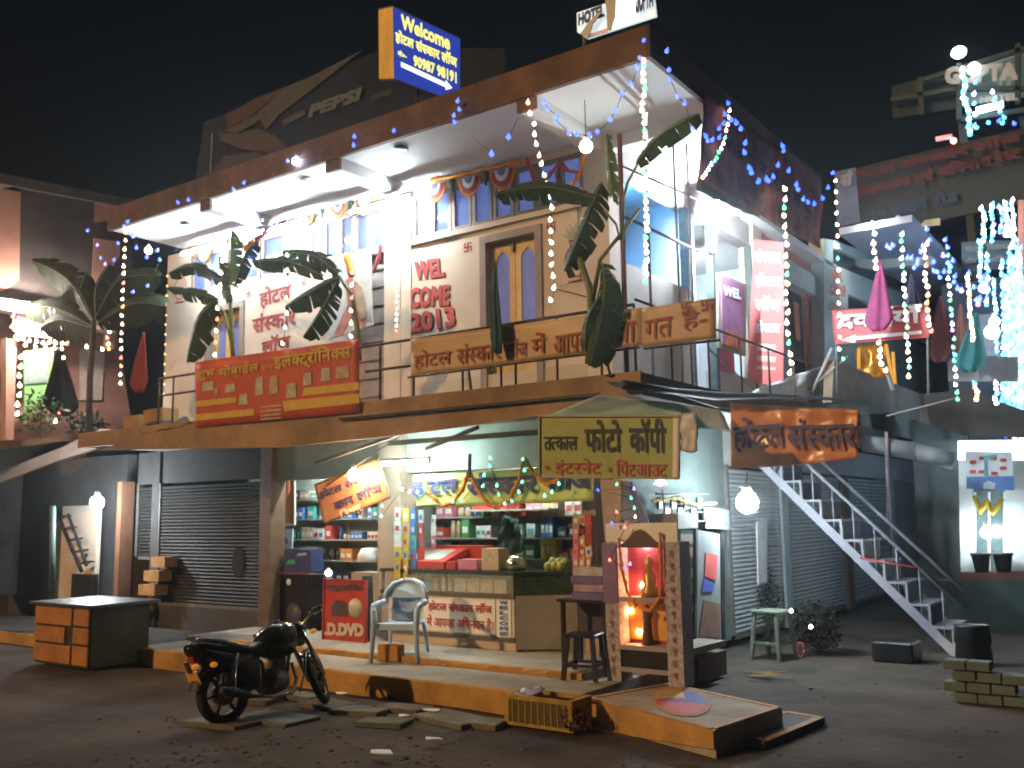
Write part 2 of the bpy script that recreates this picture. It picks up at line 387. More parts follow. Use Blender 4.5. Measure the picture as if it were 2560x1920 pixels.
# windows
pane_m = M('lit_blue_glass', (.10,.13,.30), .12, .4, 1.4, emit=(.13,.20,.55), es=.42)
def winrow(x0, x1, n, z0=5.83, z1=6.50, y=YW+.05):
    wdt = (x1-x0)/n
    for i in range(n):
        a = x0+i*wdt; f = B(); t = .055
        f.box(a, a+t, y-.04, y+.05, z0, z1).box(a+wdt-t-.012, a+wdt-.012, y-.04, y+.05, z0, z1)
        f.box(a+t, a+wdt-t-.012, y-.04, y+.05, z0, z0+.07).box(a+t, a+wdt-t-.012, y-.04, y+.05, z1-.06, z1)
        wn = f.build('window', frame_m, H)
        B().box(a+t, a+wdt-t-.012, y, y+.01, z0+.07, z1-.06).build('pane', pane_m, wn)
winrow(-8.79, -5.91, 8); winrow(-10.94, -9.30, 5); winrow(-13.93, -12.1, 4, 5.80)
winrow(-12.08,-11.52, 1, 5.80)
# arched double door
glassd = M('door_glass', (.12,.13,.26), .12, .4, 3, emit=(.20,.22,.50), es=.3)
def door(x0, x1, z1, y=YW, name='door'):
    f = B(); fw = .10
    f.box(x0, x0+fw, y-.03, y+.20, Z2, z1).box(x1-fw, x1, y-.03, y+.20, Z2, z1).box(x0+fw, x1-fw, y-.03, y+.20, z1-.10, z1)
    d = f.build(name, M('door_surround', (.27,.21,.17), .7, .2, 6), H)
    mid = (x0+x1)/2
    for a, c in ((x0+fw, mid-.005), (mid+.005, x1-fw)):
        lw = c-a; st = lw*.22; zt_ = z1-.12; za = zt_-.42
        yy = y+.10
        L = B(); L.box(a, a+st, yy, yy+.04, Z2, zt_-.30).box(c-st, c, yy, yy+.04, Z2, zt_-.30)
        L.box(a+st, c-st, yy, yy+.04, Z2, Z2+.6)
        m_ = (a+c)/2; r = lw/2-st
        arch = [(a, zt_-.30), (a, zt_), (c, zt_), (c, zt_-.30), (c-st, zt_-.30)]
        arch += [(m_+r*math.cos(t), zt_-.30+.16*math.sin(t)+.03*abs(math.sin(3*t))) for t in [i*math.pi/12 for i in range(1, 12)]]+[(a+st, zt_-.30)]
        bmv = [Vector((q[0], yy, q[1])) for q in arch]
        # split the arch piece in two halves so it stays convex enough
        h1 = [v for v in bmv if v.x >= m_-1e-4]; 
        top = Vector((m_, yy, zt_)); ac = Vector((m_, yy, zt_-.30+.16+.03))
        right = [top, Vector((c, yy, zt_)), Vector((c, yy, zt_-.30)), Vector((c-st, yy, zt_-.30))]+[Vector((m_+r*math.cos(t), yy, zt_-.30+.16*math.sin(t)+.03*abs(math.sin(3*t)))) for t in [i*math.pi/12 for i in range(1, 7)]]
        left = [top, Vector((a, yy, zt_)), Vector((a, yy, zt_-.30)), Vector((a+st, yy, zt_-.30))]+[Vector((m_-r*math.cos(t), yy, zt_-.30+.16*math.sin(t)+.03*abs(math.sin(3*t)))) for t in [i*math.pi/12 for i in range(1, 7)]]
        L.prism(right, (0,.04,0)); L.prism(left, (0,.04,0))
        lf = L.build('door_leaf', door_m, d)
    g = B(); g.box(x0+fw, x1-fw, y+.125, y+.13, Z2+.6, z1-.13); g.build('pane', glassd, d)
    return d
door(-7.56, -6.56, 5.66)
B().box(-7.1, -7.06, YW+.06, YW+.10, 5.40, 5.50).build('door_bolt', black, bpy.data.objects['door'])
door(-13.45, -12.45, 5.50)
# wall paintings: WEL COME 2013, hotel name, svastik marks, welcome pots
def wpx(s, bl, br, tl, m, bold=.05, y=YW, **k): return letterpx(H, s, bl, br, tl, 1, y, m, bold, **k)
for s, bl, br, tl in (('WEL',(1038,702),(1112,692),(1036,654)), ('COME',(1024,772),(1124,764),(1026,720)), ('2013',(1028,834),(1140,815),(1024,785))):
    wpx(s, (bl[0]+3, bl[1]+2), (br[0]+3, br[1]+2), (tl[0]+3, tl[1]+2), shadow_ink, .06, off=.004)
    wpx(s, bl, br, tl, redp, .035, off=.010)
wpx('होटल', (650,775),(730,752),(648,722), maroon, .03)
wpx('सं~स्कार'.replace('सं~','सं').replace('स्','स~'), (632,835),(742,812),(632,788), maroon, .03)
wpx('लॉज', (655,885),(727,868),(655,845), maroon, .03)
def svastik(px, py, s, m, par=None, ax=1, val=YW):
    c = W(px, py, ax, val); u = Vector((1,0,0)) if ax == 1 else Vector((0,1,0)); n_ = -AWAY(ax)
    t = s*.16; b = B(); c = c+n_*.004
    def r(x0, x1, z0, z1): b.prism([c+u*x0+Vector((0,0,z0)), c+u*x1+Vector((0,0,z0)), c+u*x1+Vector((0,0,z1)), c+u*x0+Vector((0,0,z1))], n_*.003)
    h = s/2
    r(-h, h, -t/2, t/2); r(-t/2, t/2, -h, -t/2-1e-3); r(-t/2, t/2, t/2+1e-3, h)
    r(t/2+1e-3, h, h-t, h); r(h-t, h, -h, -t/2-1e-3); r(-h, -t/2-1e-3, -h, -h+t); r(-h, -h+t, t/2+1e-3, h)
    return b.build('svastik_mark', m, par or H)
for px, py, s in ((622,735,.11),(760,708,.10),(1170,618,.13),(1378,568,.13),(989,656,.12)): svastik(px, py, s, maroon)
# painted welcome pot (kalash) outlines on both end piers
def kalash(px, py, s, val=YW):
    c = W(px, py, 1, val)+Vector((0,-.006,0)); b = B()
    ring = [c+Vector((math.cos(t)*s*.42, 0, math.sin(t)*s*.5)) for t in [i*2*math.pi/18 for i in range(19)]]
    b.tube(ring, .011, 4); b.tube([c+Vector((-s*.2,0,s*.48)), c+Vector((-s*.25,0,s*.62)), c+Vector((s*.25,0,s*.62)), c+Vector((s*.2,0,s*.48))], .011, 4)
    b.tube([c+Vector((-s*.3,0,-s*.62)), c+Vector((s*.3,0,-s*.62))], .02, 4)
    b.build('pot_painting', M('faded_red_paint', (.50,.18,.13), .8), H)
    b = B()
    for k in range(7):
        a = math.pi*(.15+.7*k/6); e = c+Vector((math.cos(a)*s*.6, 0, s*.65+math.sin(a)*s*.55)); st = c+Vector((0,0,s*.62))
        mdp = st.lerp(e, .5); nn = Vector((-(e-st).z, 0, (e-st).x)).normalized()*s*.07
        b.prism([st, mdp+nn, e, mdp-nn], (0,.003,0))
    b.build('leaf_painting', M('faded_green_paint', (.36,.42,.28), .8), H)
    B().ball(c+Vector((0,.004,s*.78)), s*.13, None, 10, 6, (1,.1,1.2)).build('coconut_painting', M('faded_red_paint'), H)
kalash(1442, 650, .42); kalash(452, 720, .40)
# handwritten note low on wall and small junction box
B().box(-8.05, -7.99, YW-.03, YW, 4.12, 4.17).build('switch_box', black, H)
B().tube([W(1442,470,1,YW-.02), W(1452,700,1,YW-.02), W(1380,720,1,YW-.02), W(1480,745,1,YW-.02)], .006, 4).build('cable', wire_m, H)
# ---- right-hand facade of the hotel (recedes from the corner)
XR = -5.55
def wr(y0, y1, z0, z1, m=white_wall, x=XR, th=.2, name='wall'): return B().box(x-th, x, y0, y1, z0, z1).build(name, m, H)
greyw = M('side_plaster', (.40,.38,.36), .88, .2, 1.5, .3, 25)
wr(10.21, 12.2, Z2, 5.05, greyw); wr(10.21, 10.32, 5.05, ZC, greyw)
wr(13.15, 14.7, Z2, 4.0, greyw); wr(14.7, 15.1, Z2, ZC, white_wall, XR+.06, .26); wr(15.1, 16.4, Z2, 5.95, greyw); wr(16.4, 18.75, Z2, 3.9, greyw)
wr(10.32, 14.7, 6.25, ZC, greyw); wr(15.1, 18.75, 5.95, 6.35, M('pale_beam', (.55,.55,.50), .85, .1, 2), XR+.1, .3, 'beam'); wr(15.1, 18.75, 6.35, ZC, M('salmon_wall', (.60,.27,.20), .85, .15, 2))
wr(17.4, 18.75, 3.9, 5.95, M('salmon_wall'))
# room behind the open side front, lit blue by its lamp
blue_wall = M('room_paint', (.55,.60,.66), .85, .1, 1.5)
b = B(); b.box(-9.2, -9.1, 10.3, 17.3, Z2, ZC).box(-9.1, -5.76, 17.3, 17.4, Z2, ZC-.002).box(-9.1, -5.76, 10.21, 10.29, Z2, ZC-.002).box(-9.1,-5.76,12.9,12.95,Z2,ZC-.004)
b.build('room_wall', blue_wall, H)
for y in (12.2, 13.1, 14.66): B().box(XR-.1, XR+.02, y, y+.07, Z2, 6.25).build('door_frame', M('dark_green_frame', (.06,.08,.07), .6, .3, 8), H)
B().box(XR-.08, XR-.04, 13.18, 13.9, Z2, 5.2).build('door_leaf', M('pink_door', (.55,.08,.16), .6, .15, 4), H)
B().box(XR-.1, XR-.05, 16.45, 17.35, 3.95, 5.9).build('curtain', M('dark_curtain', (.05,.05,.055), .9, .5, 5), H)
B().box(XR-.04, XR-.02, 16.8, 17.05, 5.0, 5.7).build('orange_poster', M('orange_poster', (.62,.18,.06), .7, .2, 5), H)
# WEL poster and red name strip, both on the right wall
ps = thing('framed_poster', 'dark framed WEL poster on the side wall right of the bright doorway', 'poster', W(1830,780,0,-5.3))
poly('frame', M('poster_frame', (.22,.19,.15), .6), ps, [(1796,682),(1868,712),(1865,890),(1797,868)], 0, -5.30, .04)
poly('print', M('poster_print', (.22,.09,.20), .6, .4, 2.5), ps, [(1804,690),(1858,715),(1858,876),(1806,858)], 0, -5.285, .01)
letterpx(ps, 'WEL', (1808,738),(1852,750),(1808,712), 0, -5.28, whitep, .05)
letterpx(ps, '2013', (1812,862),(1856,875),(1812,822), 0, -5.28, M('orange_ink',(.6,.15,.04),.7), .05)
ns = thing('name_strip', 'tall red and white vertical name banner hanging beside the bright doorway', 'banner', W(1920,780,1,14.62))
poly('cloth', M('red_vinyl', (.58,.13,.12), .55, .15, 3), ns, [(1884,598),(1960,606),(1958,968),(1868,955)], 1, 14.62, .02)
for s, y0, y1 in (('संस~कार',656,622),('होटल',718,682),('लॉज',776,738),('होस~टल',834,800)):
    letterpx(ns, s, (1888,y0),(1952,y0+3),(1888,y1), 1, 14.61, whitep, .03)
for y0, y1 in ((858,876),(888,902),(914,922)): poly('small_print', M('pink_print', (.70,.42,.38), .7), ns, [(1893,y0),(1940,y0+4),(1938,y1+4),(1892,y1)], 1, 14.61, .004)
# slab side clutter: rolled tarpaulin draped over the side balcony edge
tarp = M('old_tarpaulin', (.17,.20,.17), .8, .5, 3, .6, 14)
b = B()
pts = [W(1500,985,1,8.40)]
b.prism([W(1570,955,0,-4.35), W(1770,985,0,-4.35), W(2050,1008,0,-4.35), W(2230,1015,0,-4.35), W(2210,1035,0,-4.35), W(2000,1035,0,-4.35), W(1800,1020,0,-4.35), W(1690,985,0,-4.35), W(1590,968,0,-4.35)], (-.25,0,.03))
tag(b.build('tarpaulin', tarp), 'old grey green tarpaulin laid along the side balcony edge above the orange banner', 'tarpaulin')
b = B()
b.tube([W(1560,962,0,-4.25), W(1680,978,0,-4.25), W(1790,990,0,-4.25), W(1960,990,0,-4.25), W(2130,1000,0,-4.25)], [.05,.035,.05,.03,.02], 7)
tag(b.build('cable_bundle', wire_m), 'thick dark bundle of cables running along the side balcony edge', 'cable')
wc = M('white_cloth', (.66,.68,.68), .9, .2, 3, .5, 12)
o = cloth('white_cloth', wc, None, [W(1880,980,0,-5.0), W(2085,988,0,-5.0), W(2085,905,0,-5.0), W(1965,945,0,-5.0)], 14, 8, .10, 5)
tag(o, 'bunched white cloth heaped on the side balcony under the light strings', 'cloth')
# ============================ GROUND FLOOR
YG = 10.0
def gw(x0, x1, z0, z1, m=teal_wall, y=YG, th=.2, name='wall'): return B().box(x0, x1, y, y+th, z0, z1).build(name, m, H)
pillm = M('tan_pillar', (.42,.32,.24), .85, .2, 2, .3, 20)
gw(-9.32, -8.90, .27, Z1-.002, pillm, YG-.12, .3, 'pillar'); gw(-5.90, -5.72, .27, Z1-.002, pillm, YG-.25, .3, 'pillar')
gw(-11.85, -11.60, .27, Z1-.002, brown, YG-.1, .3, 'pillar')
gw(-11.60, -9.32, 2.50, Z1-.004, teal_wall); gw(-8.90, -5.90, 2.52, Z1-.004, teal_wall)
gw(-19.5, -15.6, .1, Z1-.004, conc_d); gw(-15.40, -15.27, .1, 2.6, M('orange_pillar', (.20,.09,.045), .8, .3, 3), YG-.3, .25, 'pillar')
gw(-14.75, -14.55, .1, Z1-.004, conc_d, YG-.05, .3, 'pillar'); gw(-15.25, -11.85, 2.55, Z1-.006, conc_d)
# shop interiors
sh_w = M('shop_paint', (.45,.52,.48), .85, .15, 2)
b = B(); b.box(-12.60, -12.55, 10.25, 10.9, .27, 2.9).box(-9.36, -9.32, 10.2, 10.9, .27, 2.9).box(-12.55, -9.36, 10.9, 11.0, .27, 2.9).box(-12.6,-9.32,10.2,11.0,2.9,3.0).box(-12.6,-9.32,10.0,10.9,.2,.275)
b.build('shop_wall', sh_w, H)
b = B(); b.box(-9.30, -9.26, 10.2, 11.2, .27, 2.9).box(-5.95, -5.9, 10.2, 11.2, .27, 2.9).box(-9.26, -5.95, 11.2, 11.3, .27, 2.9).box(-9.3,-5.9,10.2,11.3,2.9,3.0)
b.build('shop_wall', M('shop_paint_dark', (.24,.27,.24), .85, .2, 2), H)
# rolling shutters: every slat a piece of its own
def shutter(label, A, Bp, z0, z1, n, ax_off, m=shut_m, kind='rolling_shutter'):
    A = Vector(A); Bp = Vector(Bp); d = Bp-A; L = d.length; d.normalize(); nrm = Vector(ax_off)
    t = thing(kind, label, 'shutter', (A.x, A.y, z0))
    h = (z1-z0)/n; hw = h*.5
    s = B(); prof = [(0,-hw), (.018,-hw*.55), (.026,0), (.018,hw*.55), (0,hw*.92)]
    vs = []; 
    for e in (Vector(), d*L):
        for o_, z in prof: vs.append(e+nrm*o_+Vector((0,0,z)))
    k = len(prof)
    s.add(vs, [(i, i+1, k+i+1, k+i) for i in range(k-1)]+[list(range(k)), list(range(2*k-1, k-1, -1)), (0, k, 2*k-1, k-1)], m)
    me = s.mesh('slat')
    for i in range(n):
        ob = bpy.data.objects.new('slat', me); COL.objects.link(ob); ob.parent = t
        ob.location = (0, 0, h*(i+.5))
    f = B(); 
    for e in (A-d*.05, Bp+d*.05): B().bar((e.x, e.y, z0), (e.x, e.y, z1+.05), .09, .07).build('guide_rail', M('rail_steel', (.16,.15,.14), .6, .3, 8, metal=.5), t)
    B().bar(A+Vector((0,0,z0-A.z-.03)), Bp+Vector((0,0,z0-Bp.z-.03)), .05, .06).build('bottom_bar', M('rail_steel'), t)
    return t
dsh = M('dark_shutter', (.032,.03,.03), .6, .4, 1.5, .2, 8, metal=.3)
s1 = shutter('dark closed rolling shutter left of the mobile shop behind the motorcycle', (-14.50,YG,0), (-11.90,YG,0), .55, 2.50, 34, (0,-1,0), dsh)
c_ = W(595,1405,1,YG-.035); B().prism([c_+Vector((.16*math.cos(a),0,.24*math.sin(a))) for a in [i*math.pi/10 for i in range(20)]], (0,.004,0)).build('dark_patch', M('dark_round_mark', (.015,.015,.015), .95, .2), s1)  # round patch coloured darker than the slats
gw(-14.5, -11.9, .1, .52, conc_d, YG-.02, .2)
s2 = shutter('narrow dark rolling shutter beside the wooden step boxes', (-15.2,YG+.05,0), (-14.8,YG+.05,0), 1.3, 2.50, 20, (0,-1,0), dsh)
# right side shutters on the receding wall
def gr(y0, y1, z0, z1, m=conc, name='wall', x=XR, th=.2): return B().box(x-th, x, y0, y1, z0, z1).build(name, m, H)
gr(10.0+.06, 13.2, .1, Z1-.008, M('green_side_wall', (.085,.115,.105), .85, .3, 2, .3, 20))
gr(13.2, 30, 2.6, Z1-.008, greyw); gr(30, 34, .1, Z1, greyw)
bp_ = M('brown_pillar', (.13,.085,.06), .8, .3, 3, .2, 20)
gr(15.35, 15.65, .05, 2.6, M('blue_grey_pillar', (.30,.36,.40), .8, .2, 2), 'pillar', XR+.08, .3); gr(18.75, 19.15, .05, 2.6, bp_, 'pillar', XR+.08, .3); gr(22.3, 22.6, .05, 2.6, greyw, 'pillar', XR+.08, .3)
shutter('first grey rolling shutter on the side wall behind the green stool', (XR,13.3,0), (XR,15.3,0), .15, 2.55, 36, (1,0,0))
shutter('wide grey rolling shutter between the blue grey pillar and the brown pillar', (XR,15.7,0), (XR,18.7,0), .15, 2.55, 36, (1,0,0))
shutter('bright ribbed rolling shutter right of the brown pillar behind the stair', (XR,19.2,0), (XR,22.2,0), .15, 2.55, 32, (1,0,0))
gr(22.6, 30, .05, 2.6, M('drab_wall', (.24,.25,.21), .85, .25, 1.2, .3, 15))
poly('pillar_plaque', M('worn_sign', (.45,.46,.45), .8, .3, 5), H, [(1893,1305),(1918,1300),(1918,1455),(1896,1460)], 0, -5.30, .02)
# veranda sheet strips (white lit edge boards below the slab)
b = B(); b.box(-8.7, -4.6, 9.4, 9.5, 2.86, 2.92).box(-8.7,-4.6, 8.9, 8.96, 3.0, 3.06); b.build('purlin', M('green_purlin', (.10,.14,.11), .7, .2, 6), H)
b = B(); b.bar(W(1065,1122,1,9.0), W(1195,1068,1,8.8), .04, .04); b.bar(W(790,1158,1,9.0), W(1000,1085,1,8.6), .04, .04); b.bar(W(1175,1135,1,9.3), W(1173,1195,1,9.3), .03, .03)
b.build('strut', M('strut_iron', (.10,.11,.10), .7, .3, 6), H)
# pale sheet put in for the lamp-lit strip under the slab corner
tag(cloth('lit_strip_sheet', M('lit_strip_tone', (.36,.47,.55), .45, .15, 3, .4, 12), None, [W(1360,1042,1,8.36), W(1826,1075,1,8.7), W(1800,1022,1,8.8), W(1500,986,1,8.36)], 22, 8, .035, 9),
    'pale sheet put in for the lamp-lit strip under the slab corner above the photocopy sign', 'pale sheet')
tag(cloth('plastic_bag', M('clear_bag', (.66,.68,.70), .4, .15, 5, .4, 20), None, [W(1700,1125,1,8.3), W(1742,1128,1,8.3), W(1738,1030,1,8.3), W(1704,1035,1,8.3)], 6, 8, .06, 3, .03),
    'crumpled white plastic bag tied to the right edge of the photocopy sign', 'bag')
# far building block closing the roof line: hotel roof top parapet
B().box(-14.0, XC, 8.5, 8.65, ZC+.1, ZC+.33).build('parapet', conc_d, H)
# ============================ LAMPS
tube_l = M('tube_glow', (1,1,1), emit=(.80,.92,1.0), es=60)
def tube_light(label, c, d, L, fix_up=(0,0,1), mt=tube_l, r=.018):
    c = Vector(c); d = Vector(d).normalized(); up = Vector(fix_up)
    t = thing('tube_light', label, 'light', c)
    B().bar(c-d*L/2+up*.045, c+d*L/2+up*.045, .05, .04, None).build('batten', whitep, t)
    B().tube([c-d*(L/2-.02), c+d*(L/2-.02)], r, 8).build('tube', mt, t)
    e = B(); e.bar(c-d*L/2, c-d*(L/2-.02), .045, .05); e.bar(c+d*(L/2-.02), c+d*L/2, .045, .05); e.build('end_cap', whitep, t)
    return t
def MT(es, col=(.80,.92,1.0)): return M('glow_%g_%g_%g' % (es, col[0], col[2]), (1,1,1), emit=col, es=es)
tube_light('blown out tube light under the canopy over the middle pier', (-9.0, 9.55, 6.30), (1,0,0), 1.2, mt=MT(520))
tube_light('tube light under the canopy over the left window row', (-11.0, 9.5, 6.35), (1,0,0), 1.2, mt=MT(520))
tube_light('tube light under the far left end of the canopy', (-12.9, 9.5, 6.35), (1,0,0), 1.2, mt=MT(480))
def bulb(name, label, c, r, m, cord=None, sock=True):
    t = thing(name, label, 'light', c); c = Vector(c)
    B().ball(c, r, None, 14, 8).build('bulb', m, t)
    B().lathe(c+Vector((0,0,r*.8)), [(r*.45,0),(r*.4,r*.9)], 10).build('socket', whitep, t)
    if cord: B().tube([c+Vector((0,0,r*1.6)), cord], .006, 5).build('cord', wire_m, t)
    return t
bulb('globe_bulb', 'round warm bulb hanging on a long cord below the canopy corner', W(1465,366,1,8.9), .075, MT(22,(1.0,.86,.62)), W(1465,366,1,8.9)+Vector((0,0,.55)))
bulb('globe_bulb', 'round cream bulb hanging left of the hotel end wall under the canopy', W(371,626,1,8.9), .06, MT(14,(1.0,.93,.62)), W(371,626,1,8.9)+Vector((0,0,.3)))
bulb('blue_bulb', 'glaring bluish bulb standing on the canopy edge left of centre', W(740,403,1,8.38), .055, MT(30,(.45,.55,1.0)))
bulb('cfl_lamp', 'glaring white lamp on the left veranda beside the lit stair wall', W(243,1256,1,9.1), .11, MT(380))
bulb('cfl_lamp', 'glaring white lamp hanging before the side shutters', W(1868,1256,0,-4.7), .14, MT(380), W(1868,1180,0,-4.7))
tube_light('bright tube light on the veranda ceiling above the green hotel banner', W(1008,1157,1,9.3), (1,0,0), .9, mt=MT(340,(.78,1.0,.97)))
bulb('orange_bulb', 'glowing orange bulb over the tilted sign of the mobile shop', W(884,1188,1,8.75), .075, MT(260,(1.0,.52,.22)))
tube_light('tube light inside the mobile shop', (-10.6, 10.35, 2.80), (1,0,0), 1.2, mt=MT(330,(.85,.97,.95)))
tube_light('tube light inside the general store', (-7.6, 10.4, 2.80), (1,0,0), 1.2, mt=MT(230,(.95,.95,.85)))
tube_light('blown out tube light at the bright side doorway upstairs', W(1790,565,0,-5.1), (0,.3,1), .9, (-1,0,0), MT(2200))
tube_light('blue tinted tube light inside the open side room', (-6.9, 11.3, 6.3), (0,1,0), 1.0, mt=MT(520,(.05,.45,1.0)))
tag(tube_light('white tube light deep inside the side room upstairs', (-7.5, 15.2, 6.2), (1,0,0), 1.0, mt=MT(420)), )
# ================================================================== BALCONY RAIL, BANNERS, SIGNS
rail = thing('balcony_railing', 'thin rusty pipe railing along the front balcony edge behind the banners', 'railing', (-9, 8.6, Z2))
YB = 8.56
for a, c in (((-12.6,4.04),(-4.5,4.04)), ((-12.6,3.78),(-11.7,3.78)), ((-8.3,3.72),(-7.5,3.72))):
    B().tube([(a[0],YB,a[1]),(c[0],YB,c[1])], .018, 6, rust).build('top_rail', rust, rail)
for x in (-12.6, -12.25, -10.6, -9.2, -8.05, -7.5, -6.75, -6.2, -6.0, -5.45, -4.9, -4.5):
    B().tube([(x,YB,Z2),(x,YB,4.04)], .016, 6).build('post', rust, rail)
b = B(); b.tube([(-6.72,YB,3.95),(-6.62,YB,3.33)], .014, 5); b.tube([(-4.95,YB,3.95),(-4.8,YB,3.33)], .014, 5); b.build('brace', rust, rail)
sr = thing('side_railing', 'thin pipe railing and tall awning poles on the side balcony', 'railing', (-4.5, 10, Z2))
for z in (4.1,): B().tube([(-4.5,8.6,z),(-4.5,14.2,z)], .016, 6).build('top_rail', rust, sr)
for y in (9.4, 10.4, 11.4, 12.4, 13.4): B().tube([(-4.5,y,Z2),(-4.5,y,4.1)], .014, 6).build('post', rust, sr)
for px, x in ((1622,-4.9),(1693,-4.9),(1727,-4.9)):
    a_ = W(px, 620, 0, x); B().tube([(a_.x,a_.y,Z2),(a_.x,a_.y,ZC)], .018, 6).build('pole', M('grey_pole', (.18,.19,.21), .6, .2), sr)
B().tube([W(1560,541,0,-4.9), W(1745,628,0,-4.9)], .02, 6).build('cross_pole', M('purple_pole', (.17,.12,.22), .6, .2), sr)
B().tube([W(1555,415,0,-4.9), W(1850,545,0,-4.9)], .012, 6).build('cross_pole', M('grey_pole'), sr)
B().tube([W(1770,870,0,-4.9), W(1885,975,0,-4.9)], .012, 6).build('cross_pole', M('grey_pole'), sr)
b = B(); b.tube([(-4.6,8.55,Z2),(-4.6,8.55,5.9)], .03, 6); b.build('corner_pole', M('red_brown_pole', (.20,.07,.06), .7, .3), sr)

def fb(name, label, cat, px, val, m, th=.03, ax=1, frame=None):
    """flat framed board; px = bl, br, tr, tl"""
    c = sum((W(*p, ax, val) for p in px), Vector())/4
    t = thing(name, label, cat, c); poly('board', m, t, px, ax, val, th)
    if frame:
        b = B(); P = [W(*p, ax, val)-AWAY(ax)*.008 for p in px]
        for i in range(4): b.bar(P[i], P[(i+1) % 4], .03, .02)
        b.build('frame', frame, t)
    return t
# red mobile shop banner
rbn = thing('mobile_shop_banner', 'big orange red electronics banner tied low on the left of the balcony', 'banner', W(690,960,1,8.42))
rp = [(490,1068),(899,1030),(897,848),(487,905)]
redv = M('orange_red_vinyl', (.62,.10,.035), .5, .15, 2)
cloth('cloth', redv, rbn, [W(*p,1,8.42) for p in rp], 20, 8, .004, 1)
yel = M('yellow_print', (.72,.50,.07), .6, .12, 8)
def sub(par, txt, bl, br, tl, m, bold=.03, val=8.41, ax=1): return letterpx(par, txt, bl, br, tl, ax, val, m, bold)
sub(rbn, 'शुभ', (492,955),(538,946),(492,930), yel, .025); sub(rbn, 'मोबाईल', (547,945),(648,930),(547,916), yel, .025)
sub(rbn, 'एण~ड', (654,928),(684,924),(654,915), yel, .02); sub(rbn, 'इलेक~ट्रॉिनक~स', (686,932),(880,905),(684,884), yel, .025)
poly('yellow_band', yel, rbn, [(489,1018),(590,1007),(592,992),(489,1003)], 1, 8.408, .002)
poly('yellow_band', yel, rbn, [(490,1052),(636,1038),(634,1022),(490,1036)], 1, 8.408, .002)
poly('yellow_band', yel, rbn, [(756,990),(897,975),(897,955),(760,970)], 1, 8.408, .002)
poly('yellow_band', yel, rbn, [(712,1028),(898,1008),(898,984),(705,1003)], 1, 8.408, .002)
for k, (x, y, w_, h_) in enumerate([(648,965,20,44),(684,962,22,44),(728,976,26,36),(768,948,22,30),(814,936,24,32),(856,930,34,30),(608,998,22,26),(520,965,30,22),(575,970,26,20),(540,978,10,16)]):
    mm = M('product_print%d' % (k % 4), [(.55,.42,.33), (.06,.05,.06), (.60,.55,.45), (.10,.10,.20)][[2,0,2,2,1,2,3,0,2,0][k] % 4], .6, .4, 14)
    poly('product_picture', mm, rbn, [(x-w_/2,y+h_/2+2),(x+w_/2,y+h_/2-1),(x+w_/2*.85,y-h_/2-2),(x-w_/2*.85,y-h_/2+2)], 1, 8.408, .002)
for y in (1015,1026,1037,1046): poly('small_print', M('product_print2'), rbn, [(652,y+5),(702,y),(702,y-4),(652,y+1)], 1, 8.408, .002)
# long yellow banner (two lengths)
ylv = M('yellow_vinyl', (.60,.42,.22), .45, .2, 1.5)
rustp = M('rust_red_ink', (.36,.085,.02), .6, .2, 10)
yb = thing('hotel_welcome_banner', 'long yellow cloth banner with rust red Hindi lettering along the balcony front', 'banner', W(1400,850,1,8.42))
cloth('cloth', ylv, yb, [W(*p,1,8.42) for p in ((1027,940),(1608,862),(1608,768),(1027,848))], 30, 8, .012, 2)
cloth('cloth', ylv, yb, [W(*p,1,8.40) for p in ((1604,868),(1790,846),(1790,744),(1606,770))], 10, 8, .006, 4)
b = B(); b.tube([W(1020,944,1,8.44), W(1600,868,1,8.44)], .014, 5); b.tube([W(1610,872,1,8.44), W(1800,850,1,8.44)], .014, 5); b.build('hem_pole', rust, yb)
for txt, x0, y0, x1, y1, h in (('होटल',1036,928,1128,915,50),('संस~कार',1142,912,1252,897,50),('लॉज',1264,896,1318,889,48),('में',1328,886,1366,880,52),('आपका',1384,888,1490,872,48),('स~वा',1512,862,1590,854,52),('गत',1612,852,1682,840,50),('है-',1706,832,1768,822,62)):
    sub(yb, txt, (x0,y0),(x1,y1),(x0,y0-h), rustp, .012, 8.408 if x0 < 1600 else 8.392)
svastik(1766, 762, .11, rustp, yb, 1, 8.39); svastik(1716, 768, .11, rustp, yb, 1, 8.39)
# photocopy sign, hung under the slab corner
ph = fb('photocopy_sign', 'yellow green board with dark Hindi photocopy lettering hanging under the balcony corner', 'sign', ((1350,1192),(1697,1196),(1699,1040),(1350,1040)), 8.3, M('yellow_green_board', (.36,.44,.11), .5, .2, 2), .03, 1, M('board_frame', (.40,.38,.30), .6))
sub(ph, 'तत~काल', (1360,1126),(1444,1126),(1360,1092), blackink, .018, 8.295); sub(ph, 'फोटो', (1463,1130),(1556,1131),(1461,1050), blackink, .028, 8.295); sub(ph, 'कॉपी', (1574,1131),(1666,1133),(1572,1046), blackink, .028, 8.295)
sub(ph, '• इंटरनेट', (1362,1188),(1504,1190),(1362,1146), redp, .015, 8.295); sub(ph, '• िप्ंरटआउट'.replace('्ंर','्रं') if False else '• िपंटआउट', (1520,1190),(1668,1192),(1520,1148), redp, .015, 8.295)
poly('white_margin', whitep, ph, [(1681,1196),(1697,1196),(1699,1040),(1683,1040)], 1, 8.296, .004)
